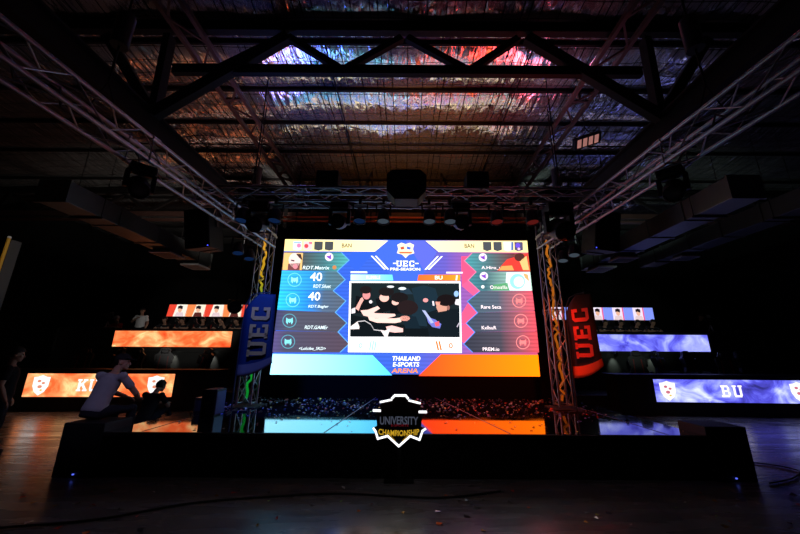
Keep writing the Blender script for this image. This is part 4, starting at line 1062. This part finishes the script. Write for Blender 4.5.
def person(label, loc, rotz, J, shirt, trousers, hair='short', group=None, voxel=.008, sleeve=.55, long_sleeve=False, cap_mat=None, print_mat=None, grip=0.6):
    t = thing('person', label, 'person', loc, rotz, group)
    V_ = {k: Vector(v) for k, v in J.items() if k != 'look'}
    xd = (V_['shoulderr'] - V_['shoulderl']).normalized(); pv, ch, nk = V_['pelvis'], V_['chest'], V_['neck']
    up = (ch - pv).normalized()
    def trunk(mb, g, lo=-.10, top=.8):
        pts = [pv + up * lo, pv, pv.lerp(ch, .5), ch, ch.lerp(nk, .45), ch.lerp(nk, top)]
        rd = [(.14, .10), (.160, .112), (.142, .102), (.160, .112), (.150, .098), (.075, .062)]
        ring_body(mb, pts, xd, [(a + g, b + g) for a, b in rd])
    bb = MB(); trunk(bb, 0.0)
    capsule(bb, [ch.lerp(nk, .5), nk, nk.lerp(V_['head'], .75)], [.060, .055, .052])
    for s in 'lr':
        sh, el, wr, hd = V_['shoulder' + s], V_['elbow' + s], V_['wrist' + s], V_['hand' + s]
        capsule(bb, [ch.lerp(nk, .35), sh, el, el.lerp(wr, .35), wr], [.07, .056, .042, .042, .028])
        d_ = (hd - wr).normalized(); sd = d_.cross(Vector((0, 0, 1))); sd = sd.normalized() if sd.length > .05 else Vector((1, 0, 0))
        for q in (-.024, 0, .024): capsule(bb, [wr + sd * q * .6, wr.lerp(hd, .8) + sd * q], [.017, .017], 8)
        capsule(bb, [V_['hip' + s], V_['knee' + s], V_['knee' + s].lerp(V_['ankle' + s], .35), V_['ankle' + s], V_['toe' + s]], [.088, .058, .055, .036, .030])
    ms = [to_mesh(bb)]
    # fingers
    fm = MB()
    for s, sg in (('l', -1), ('r', 1)):
        w0, h0 = V_['wrist' + s], V_['hand' + s]; d = (h0 - w0).normalized()
        side = d.cross(Vector((0, 0, 1)))
        side = side.normalized() if side.length > .05 else Vector((1, 0, 0))
        nrm = side.cross(d).normalized(); base = w0 + (h0 - w0) * .8
        for k, (off, ln) in enumerate(((-.030, .062), (-.010, .074), (.010, .078), (.030, .070))):
            p0 = base + side * off * sg; dn = -nrm * grip
            p1 = p0 + (d * 1.0 + dn * .35).normalized() * ln * .5; p2 = p1 + (d * .8 + dn).normalized() * ln * .35; p3 = p2 + (d * .4 + dn * 1.2).normalized() * ln * .25
            fm.path([p0 - d * .02, p0 + d * .01, p1, p2, p3], .0115, M_SKIN, 7, [.012, .012, .0115, .011, .0098])
        b0 = w0.lerp(h0, .35) + side * .032 * sg
        fm.path([b0 - side * .02 * sg, b0 + side * .018 * sg + d * .02, b0 + side * .028 * sg + d * .045 - nrm * .012, b0 + side * .022 * sg + d * .065 - nrm * .022], .011, M_SKIN, 7, [.013, .012, .011, .0085])
    ms.append(to_mesh(fm))
    # head with face
    H = head_frame(J); hm = MB(); hm.M = H
    hm.ball((0, -.012, .02), (.076, .096, .100), M_SKIN, 20, 14)      # cranium
    hm.ball((0, .022, -.04), (.060, .070, .078), M_SKIN, 18, 12)      # face and jaw
    hm.ball((0, .062, -.098), (.026, .024, .022), M_SKIN, 12, 8)      # chin
    hm.path([(0, .082, .012), (0, .100, -.018), (0, .108, -.034), (0, .088, -.046)], .01, M_SKIN, 8, [.007, .010, .014, .010])  # nose
    hm.ball((0, .084, -.066), (.024, .010, .008), M_SKIN, 10, 6); hm.ball((0, .082, -.076), (.020, .010, .007), M_SKIN, 10, 6)  # lips
    for s in (-1, 1):
        hm.ball((s * .079, -.008, -.012), (.012, .022, .034), M_SKIN, 10, 8)     # ears
        hm.ball((s * .031, .078, .020), (.022, .010, .008), M_SKIN, 10, 6)       # brow
        hm.ball((s * .036, .066, -.026), (.022, .016, .020), M_SKIN, 10, 8)      # cheek
    ms.append(to_mesh(hm))
    body = add_mesh('body', fuse(ms, voxel), M_SKIN, t)
    for s in (-1, 1):
        e = MB(); e.M = H; e.ball((s * .031, .079, .002), (.011, .008, .007), M_EYE, 10, 6); e.build('eye', t)
    # hair or cap
    hb = MB(); hb.M = H; n, m = 24, 14; P_ = []
    rr = (.087, .106, .110)
    rnd = random.Random(len(label))
    for i in range(m + 1):
        th = PI * i / m * .72
        for k in range(n):
            p = 2 * PI * k / n; f = 1 + .05 * math.sin(k * 2.6 + i) * (i > 1)
            x, y, z = rr[0] * f * math.sin(th) * math.cos(p), rr[1] * f * math.sin(th) * math.sin(p), rr[2] * f * math.cos(th)
            P_.append((x, y - .014, z + .022))
    F_ = []
    for i in range(m):
        for k in range(n):
            q = [P_[i * n + k], P_[(i + 1) * n + k], P_[(i + 1) * n + (k + 1) % n], P_[i * n + (k + 1) % n]]
            cy = sum(v[1] for v in q) / 4; cz = sum(v[2] for v in q) / 4
            lim = .058 if cy > .045 else (.035 if cy > .02 else (-.005 if cy > -.02 else -.062))
            if hair == 'cap': lim = .036
            if cz > lim: F_.append((i * n + k, (i + 1) * n + k, (i + 1) * n + (k + 1) % n, i * n + (k + 1) % n))
    hb.add(P_, F_, cap_mat if hair == 'cap' else M_HAIR, True)
    if hair == 'cap':
        br = []
        for k in range(9):
            a = PI * k / 8; br.append((.078 * math.cos(a), .055 + .115 * math.sin(a), .052 - .018 * math.sin(a)))
        hb.add([(x, y, z) for x, y, z in br] + [(x, y, z + .008) for x, y, z in br], [tuple(range(9)), tuple(range(17, 8, -1))] + [(i, i + 9, (i + 1) % 9 + 9, (i + 1) % 9) for i in range(9)], cap_mat, True)
    ho = hb.build('cap' if hair == 'cap' else 'hair', t)
    so = ho.modifiers.new('thickness', 'SOLIDIFY'); so.thickness = .012; so.offset = 0
    if hair == 'cap':
        hb = MB(); hb.M = H
        P2 = [(p[0] * .97, p[1], p[2]) for p in P_]; F2 = []
        for i in range(m):
            for k in range(n):
                q = [P2[i * n + k], P2[(i + 1) * n + k], P2[(i + 1) * n + (k + 1) % n], P2[i * n + (k + 1) % n]]
                cy = sum(v[1] for v in q) / 4; cz = sum(v[2] for v in q) / 4
                if -.05 < cz < .05 and cy < -.03: F2.append((i * n + k, (i + 1) * n + k, (i + 1) * n + (k + 1) % n, i * n + (k + 1) % n))
        hb.add(P2, F2, M_HAIR, True); hb.build('hair', t)
    sb = MB(); trunk(sb, .020, -.04, .72)
    for s in 'lr':
        sh, el, wr = V_['shoulder' + s], V_['elbow' + s], V_['wrist' + s]
        if long_sleeve: capsule(sb, [ch.lerp(nk, .3), sh, el, el.lerp(wr, .9)], [.080, .066, .054, .042])
        else: capsule(sb, [ch.lerp(nk, .3), sh, sh.lerp(el, sleeve)], [.080, .067, .063])
    add_mesh('shirt', fuse([to_mesh(sb)], .012), shirt, t)
    tb = MB(); ring_body(tb, [pv + up * -.11, pv, pv + up * .05], xd, [(.150, .112), (.172, .124), (.166, .118)])
    for s in 'lr': capsule(tb, [V_['hip' + s], V_['knee' + s], V_['knee' + s].lerp(V_['ankle' + s], .88)], [.102, .074, .058])
    add_mesh('trousers', fuse([to_mesh(tb)], .012), trousers, t)
    for s in 'lr':
        a, b = V_['ankle' + s], V_['toe' + s]; d = (b - a).normalized()
        qb = MB(); capsule(qb, [a + Vector((0, 0, -.03)) - d * .03, a.lerp(b, .5) + Vector((0, 0, -.008)), b + d * .04], [.046, .046, .038])
        add_mesh('shoe', fuse([to_mesh(qb)], .010), M_SHOE, t)
    if print_mat:
        c = V_['chest']; mb = MB(); mb.ball((c.x + .05, c.y + .122, c.z + .05), (.05, .02, .014), print_mat, 10, 6); mb.build('shirt_print', t)
    return t
def seated(lean=0.0, turn=0.0, hand=None, drop=0.0, look=None):
    """sitting at a desk, facing +y, forearms on the top"""
    J = {'pelvis': (0, 0, .56), 'chest': (turn * .03, .07 + lean * .6, .90), 'neck': (turn * .05, .10 + lean, 1.10), 'head': (turn * .07, .15 + lean * 1.3, 1.245 - drop),
         'look': look or (turn * .6, 1, -.35),
         'shoulderl': (-.185, .08 + lean * .8, 1.03), 'shoulderr': (.185, .08 + lean * .8, 1.03), 'elbowl': (-.27, .24 + lean, .885), 'elbowr': (.27, .24 + lean, .885),
         'wristl': (-.11, .40 + lean, .885), 'wristr': (.11, .40 + lean, .885), 'handl': (-.045, .47 + lean, .89), 'handr': (.045, .47 + lean, .89),
         'hipl': (-.10, .02, .53), 'hipr': (.10, .02, .53), 'kneel': (-.14, .42, .50), 'kneer': (.14, .42, .50), 'anklel': (-.14, .40, .09), 'ankler': (.14, .40, .09), 'toel': (-.15, .52, .045), 'toer': (.15, .52, .045)}
    if hand == 'r': J.update(elbowr=(.25, .32 + lean, .90), wristr=(.14, .28 + lean, 1.10), handr=(.09, .25 + lean, 1.17))
    if hand == 'l': J.update(elbowl=(-.25, .32 + lean, .90), wristl=(-.14, .28 + lean, 1.10), handl=(-.09, .25 + lean, 1.17))
    return J
def standing(armr=None, arml=None, look=(0, 1, -.1)):
    J = {'pelvis': (0, 0, .95), 'chest': (0, 0, 1.27), 'neck': (0, -.005, 1.47), 'head': (0, .025, 1.615), 'look': look,
         'shoulderl': (-.185, -.005, 1.378), 'shoulderr': (.185, -.005, 1.378), 'elbowl': (-.25, -.03, 1.12), 'elbowr': (.25, -.03, 1.12), 'wristl': (-.25, .07, .88), 'wristr': (.25, .07, .88), 'handl': (-.24, .11, .80), 'handr': (.24, .11, .80),
         'hipl': (-.10, 0, .91), 'hipr': (.10, 0, .91), 'kneel': (-.115, .02, .50), 'kneer': (.115, .02, .50), 'anklel': (-.12, -.03, .09), 'ankler': (.12, -.03, .09), 'toel': (-.135, .10, .045), 'toer': (.135, .10, .045)}
    if armr: J.update(armr)
    if arml: J.update(arml)
    return J
# man sitting on the subwoofer, back to the camera, looking at the screen; faces local +y
J = {'pelvis': (0, 0, .13), 'chest': (.0, .13, .48), 'neck': (.02, .20, .69), 'head': (.05, .25, .82), 'look': (1.0, .7, -.05),
     'shoulderl': (-.20, .15, .61), 'shoulderr': (.21, .16, .61), 'elbowl': (-.25, .37, .36), 'elbowr': (.28, .37, .34), 'wristl': (-.10, .55, .26), 'wristr': (.14, .56, .25), 'handl': (-.03, .62, .22), 'handr': (.08, .63, .22),
     'hipl': (-.10, .04, .10), 'hipr': (.10, .04, .10), 'kneel': (-.16, .46, .09), 'kneer': (.17, .46, .09), 'anklel': (-.16, .48, -.60), 'ankler': (.17, .48, -.60), 'toel': (-.19, .60, -.645), 'toer': (.20, .60, -.645)}
person('person in a grey T-shirt and dark cap sitting hunched on the corner subwoofer', (-4.69, 5.36, .69), R(-10), J, M_TSHIRT_GREY, M_TROUSER, 'cap', cap_mat=M_DARKCLOTH)
# person sitting low beyond the stage edge
J2 = dict(J); J2 = {k: tuple(v) for k, v in J.items()}
J2.update(look=(.1, 1, -.3), head=(.0, .33, .79), kneel=(-.16, .42, .30), kneer=(.16, .42, .30), anklel=(-.14, .62, -.02), ankler=(.14, .62, -.02), toel=(-.15, .74, -.06), toer=(.15, .74, -.06),
          wristl=(-.1, .52, .40), wristr=(.1, .52, .40), handl=(-.03, .58, .40), handr=(.03, .58, .40), elbowl=(-.26, .34, .36), elbowr=(.26, .34, .36))
person('person in dark clothes crouched low beyond the stage edge, back turned, facing the KU banner', (-5.78, 7.9, .12), R(-8), J2, M_DARKCLOTH, M_TROUSER, 'short')
# man standing at the far edge
person('person in dark clothes standing on the floor at the edge beside the yellow-poled flag', (-6.85, 6.0, .0), R(-48), standing(), M_DARKCLOTH, M_TROUSER, 'short', long_sleeve=False)
# people on the orange platform
person('person in a white T-shirt standing beside the players with an arm across the chest', (-11.05, 13.9, 1.75), PI + R(12),
       standing(armr=dict(elbowr=(.27, .10, 1.16), wristr=(.08, .21, 1.27), handr=(.0, .22, 1.33))), M_TSHIRT_WHITE, M_TROUSER, 'cap', cap_mat=M_DARKCLOTH, print_mat=M_DARKCLOTH)
person('person in a red shirt and cap sitting low beside the one in a white T-shirt', (-11.72, 13.75, 1.75), PI + R(-15), seated(.05, -.3), M_REDCLOTH, M_TROUSER, 'cap', cap_mat=M_TSHIRT_GREY)
LBL = ['player in a black jersey at the orange desk, nearest the one in a white T-shirt', 'player in a black jersey at the orange desk, second from the white T-shirt', 'player in a black jersey in the middle of the orange upper desk',
       'player at the orange desk resting a hand on the cheek, second from the stage', 'player in a black jersey at the orange desk, nearest the stage']
PX = (-10.0, -9.2, -8.45, -7.6, -6.93)
cfg = (dict(lean=.06, turn=-.3), dict(lean=.08, turn=.5, drop=.02), dict(lean=.03, turn=-.6), dict(lean=.10, turn=.6, hand='l'), dict(lean=.09, turn=.8, drop=.03))
for k in range(5):
    person(LBL[k], (PX[k], 14.0, 1.75), PI, seated(**cfg[k]), M_JERSEY, M_TROUSER, 'short', 'orange team players', print_mat=M_WHITEPRINT)
LBR = ['player with a raised hand at the blue desk, nearest the red and black flag', 'player in a black jersey at the blue desk, second from the stage', 'player in a black jersey in the middle of the blue upper desk',
       'player in a black jersey at the blue desk, second from the outer end', 'player in a black jersey at the blue desk, outermost of five']
PXR = (7.55, 8.22, 8.88, 9.54, 10.2)
cfg = (dict(lean=.05, turn=.4, hand='r'), dict(lean=.10, turn=-.2, drop=.02), dict(lean=.12, turn=.2, drop=.03), dict(lean=.10, turn=-.4, drop=.02), dict(lean=.08, turn=-.2))
for k in range(5):
    person(LBR[k], (PXR[k], 14.0, 1.75), PI, seated(**cfg[k]), M_JERSEY, M_TROUSER, 'short', 'blue team players', print_mat=M_WHITEPRINT)
LC = {'orange': ('nearest the one in a white T-shirt', 'second from the white T-shirt', 'in the middle of the row', 'second from the stage', 'nearest the stage'),
      'blue': ('nearest the stage', 'second from the stage', 'in the middle of the row', 'second from the outer end', 'at the outer end')}
for tm, xs in (('orange', PX), ('blue', PXR)):
    for k, x in enumerate(xs):
        c = dup(chair0, 'occupied gaming chair under the %s team player %s' % (tm, LC[tm][k]), (x, 14.0 + .06, 1.75), PI); c['group'] = 'chairs under the players'
# phones in the hands of the players
ph = None
for tm, xs in (('orange', PX), ('blue', PXR)):
    for k, x in enumerate(xs):
        lb = 'phone on the %s upper desk before the player %s' % (tm, LC[tm][k])
        if ph is None:
            mb = MB(); mb.box((0, 0, .006), (.15, .075, .01), M_BLACK); ph = mb.build('phone', None, .003, (x, 13.42, 2.572)); tag(ph, lb, 'phone', 'phones on the upper desks'); 
            continue
        c = ph.copy(); COL.objects.link(c); c.location = (x, 13.42, 2.572 if tm == 'orange' else 2.552); c['label'] = lb
# cameras on tripods and their operators
def tripod_camera(label, loc, rz):
    t = thing('tripod_camera', label, 'camera', loc, rz)
    for k in range(3):
        a = k * 2 * PI / 3 + PI / 6; mb = MB(); mb.tube((0, 0, 1.2), (.38 * math.cos(a), .38 * math.sin(a), .01), .014, M_ALU); mb.build('leg', t)
    mb = MB(); mb.tube((0, 0, 1.1), (0, 0, 1.34), .022, M_BLACK); mb.build('column', t)
    mb = MB(); mb.box((0, 0, 1.44), (.13, .28, .17), M_BLACK); mb.build('body', t, .012)
    mb = MB(); mb.lathe([(.04, 0), (.055, .05), (.06, .2), (.05, .2), (.001, .17)], (0, .14, 1.45), (0, 1, 0), M_BLACK, 16); mb.build('lens', t)
    mb = MB(); mb.bar((.09, .0, 1.5), (.20, -.05, 1.56), .10, .07, M_ALU); mb.build('viewfinder', t)
    mb = MB(); mb.tube((0, -.05, 1.33), (.12, -.45, 1.15), .012, M_BLACK); mb.build('pan_handle', t)
tripod_camera('video camera on a tripod behind the dark counter beside the orange upper desk', (-12.45, 13.95, 1.75), R(-60) + PI)
tripod_camera('video camera on a tripod behind the dark counter beside the blue upper desk', (12.75, 13.95, 1.75), R(60) + PI)
person('person in black behind the dark counter beside the blue tripod camera', (13.1, 14.75, 1.75), PI + R(30), standing(), M_DARKCLOTH, M_TROUSER, 'cap', cap_mat=M_DARKCLOTH, long_sleeve=True)

# ------------------------------------------------------------------ confetti and cables
def confetti(name, label, n, fn, cols, size, lie=.7):
    rnd = random.Random(11); mb = MB()
    for i in range(n):
        x, y, z = fn(rnd); a = rnd.uniform(0, PI); s = rnd.uniform(*size); tilt = rnd.uniform(-lie, lie) * (1 if rnd.random() < .5 else .3); b = rnd.uniform(.4, .8)
        d = Vector((math.cos(a), math.sin(a), 0)); e = Vector((-math.sin(a) * math.cos(tilt), math.cos(a) * math.cos(tilt), math.sin(tilt)))
        c = Vector((x, y, z + abs(math.sin(tilt)) * s * b + .002))
        mb.add([c - d * s - e * s * b, c + d * s - e * s * b + Vector((0, 0, s * .3)), c + d * s + e * s * b, c - d * s + e * s * b + Vector((0, 0, s * .3))], [(0, 1, 2, 3)], cols[rnd.randrange(len(cols))])
    return tag(mb.build(name), label, 'confetti', kind='stuff')
CF = [pbr('confetti_silver', (.45, .45, .48), .4, .6), pbr('confetti_white', (.5, .5, .5), .5), pbr('confetti_red', (.7, .06, .04), .4), pbr('confetti_gold', (.8, .5, .12), .3, .8), pbr('confetti_blue', (.06, .12, .6), .4), pbr('confetti_violet', (.3, .12, .4), .4)]
def on_stage(r):
    y = 6.35 + 2.6 * r.random() ** .8 if r.random() < .93 else r.uniform(5.2, 6.4)
    return (r.uniform(-3.9, 3.9) if r.random() < .8 else r.uniform(-4.2, 4.2), y, ST)
confetti('stage_confetti', 'small glittering paper confetti strewn over the glossy stage deck', 950, on_stage, CF, (.012, .026))
CF2 = [pbr('confetti_dark', (.02, .02, .02), .6)] * 3 + [pbr('foil_gold', (.9, .55, .12), .3, 1.0), pbr('foil_silver', (.85, .85, .85), .3, 1.0), pbr('foil_orange', (.9, .25, .06), .3, 1.0), pbr('foil_green', (.5, .8, .15), .3, 1.0), CF[2], CF[1]]
confetti('floor_confetti', 'scattered paper confetti on the dark concrete floor before the stage', 300, lambda r: (r.uniform(-5.5, 5.5), 4.9 - 3.2 * r.random(), 0.0), CF2, (.015, .034), .5)
def cable(label, pts, r=.012):
    P_ = []
    V_ = [Vector(p) for p in pts]; V_ = [V_[0]] + V_ + [V_[-1]]
    for i in range(1, len(V_) - 2):
        for k in range(8):
            t = k / 8; a, b, c, d = V_[i - 1], V_[i], V_[i + 1], V_[i + 2]
            P_.append(.5 * (2 * b + (c - a) * t + (2 * a - 5 * b + 4 * c - d) * t * t + (3 * b - a - 3 * c + d) * t ** 3))
    P_.append(V_[-1])
    mb = MB(); mb.path(P_, r, M_CABLE, 8); tag(mb.build('floor_cable'), label, 'cable')
cable('thin black cable wandering across the floor in front of the stage toward the corner subwoofers', [(-4.6, 3.62, .012), (-3.75, 3.77, .012), (-3.1, 3.93, .012), (-2.44, 4.3, .012), (-1.6, 4.5, .012), (-.8, 4.6, .012), (0.4, 4.5, .012), (1.2, 4.7, .012)], .011)
cable('black cable looped on the floor beside the blue side subwoofer', [(4.9, 5.75, .015), (5.3, 5.92, .015), (5.7, 5.85, .015), (5.88, 5.55, .015), (5.5, 5.25, .015), (5.1, 5.08, .015), (4.9, 5.02, .015)], .010)

# ------------------------------------------------------------------ show lighting: truss lamp beams, plus added fill spots without fixtures
def spot(loc, target, col, power, size, blend=.6, rad=.12):
    l = bpy.data.lights.new('lamp_and_fill_beam', 'SPOT'); l.energy = power; l.color = col; l.spot_size = R(size); l.spot_blend = blend; l.shadow_soft_size = rad
    o = bpy.data.objects.new('lamp_and_fill_beam', l); COL.objects.link(o); o.location = loc
    o.rotation_euler = (Vector(target) - Vector(loc)).to_track_quat('-Z', 'Y').to_euler()
    return o

spot((-2.75, 5.35, 3.72), (-2.3, 8.4, ST), (.05, .14, 1), 480, 66)
spot((2.85, 5.35, 3.66), (2.3, 8.4, ST), (1, .08, .02), 420, 66)
spot((-1.25, 5.3, 3.85), (-3.25, 7.2, 1.9), (.12, .25, 1), 14, 40)
spot((1.02, 5.3, 3.85), (3.5, 7.2, 1.9), (1, .25, .06), 60, 40)
spot((-3.6, 4.15, 3.4), (-8.7, 13.9, 3.0), (1, .95, .9), 600, 24, .5)
spot((3.6, 4.15, 3.4), (8.9, 13.9, 3.0), (.85, 1, .9), 450, 24, .5)
spot((0, 6.2, 5.1), (0, 7.8, 7.4), (1, .36, .10), 150, 100)  # added amber fill for the far foil and header pipes
spot((-3.36, 2.6, 3.6), (-4.6, 5.4, 1.1), (.62, .52, 1), 70, 26)  # added fill that brightens the seated person's T-shirt
# added upward beams that tint and brighten the foil; no fixtures at these points
spot((2.9, 7.0, 4.6), (2.0, 5.6, 7.4), (1, .05, .04), 95, 90, .8, .4)
spot((-2.9, 7.0, 4.6), (-1.9, 5.6, 7.4), (.06, .15, 1), 95, 90, .8, .4)
spot((-3.0, 6.6, 5.2), (-4.0, 6.2, 7.4), (1, .42, .36), 32, 110, .8, .6)
spot((3.0, 6.6, 5.2), (4.2, 5.8, 7.4), (.40, .45, 1), 32, 110, .8, .6)
spot((-4.0, 8.7, 4.9), (-6.4, 10.6, 7.2), (1, .90, .82), 420, 85)
spot((4.0, 8.7, 4.9), (6.4, 10.6, 7.2), (.75, 1, .9), 300, 85)
# added dim fill from behind the camera for foreground floor and confetti
spot((0, -1.2, 6.6), (0, 3.4, 0), (1, .93, .88), 50, 58, .9, .3)
spot((-3.5, 2.9, 3.7), (-6.3, 5.0, 3.1), (1, .9, .75), 75, 24)  # added spot that brightens the yellow pole sleeve
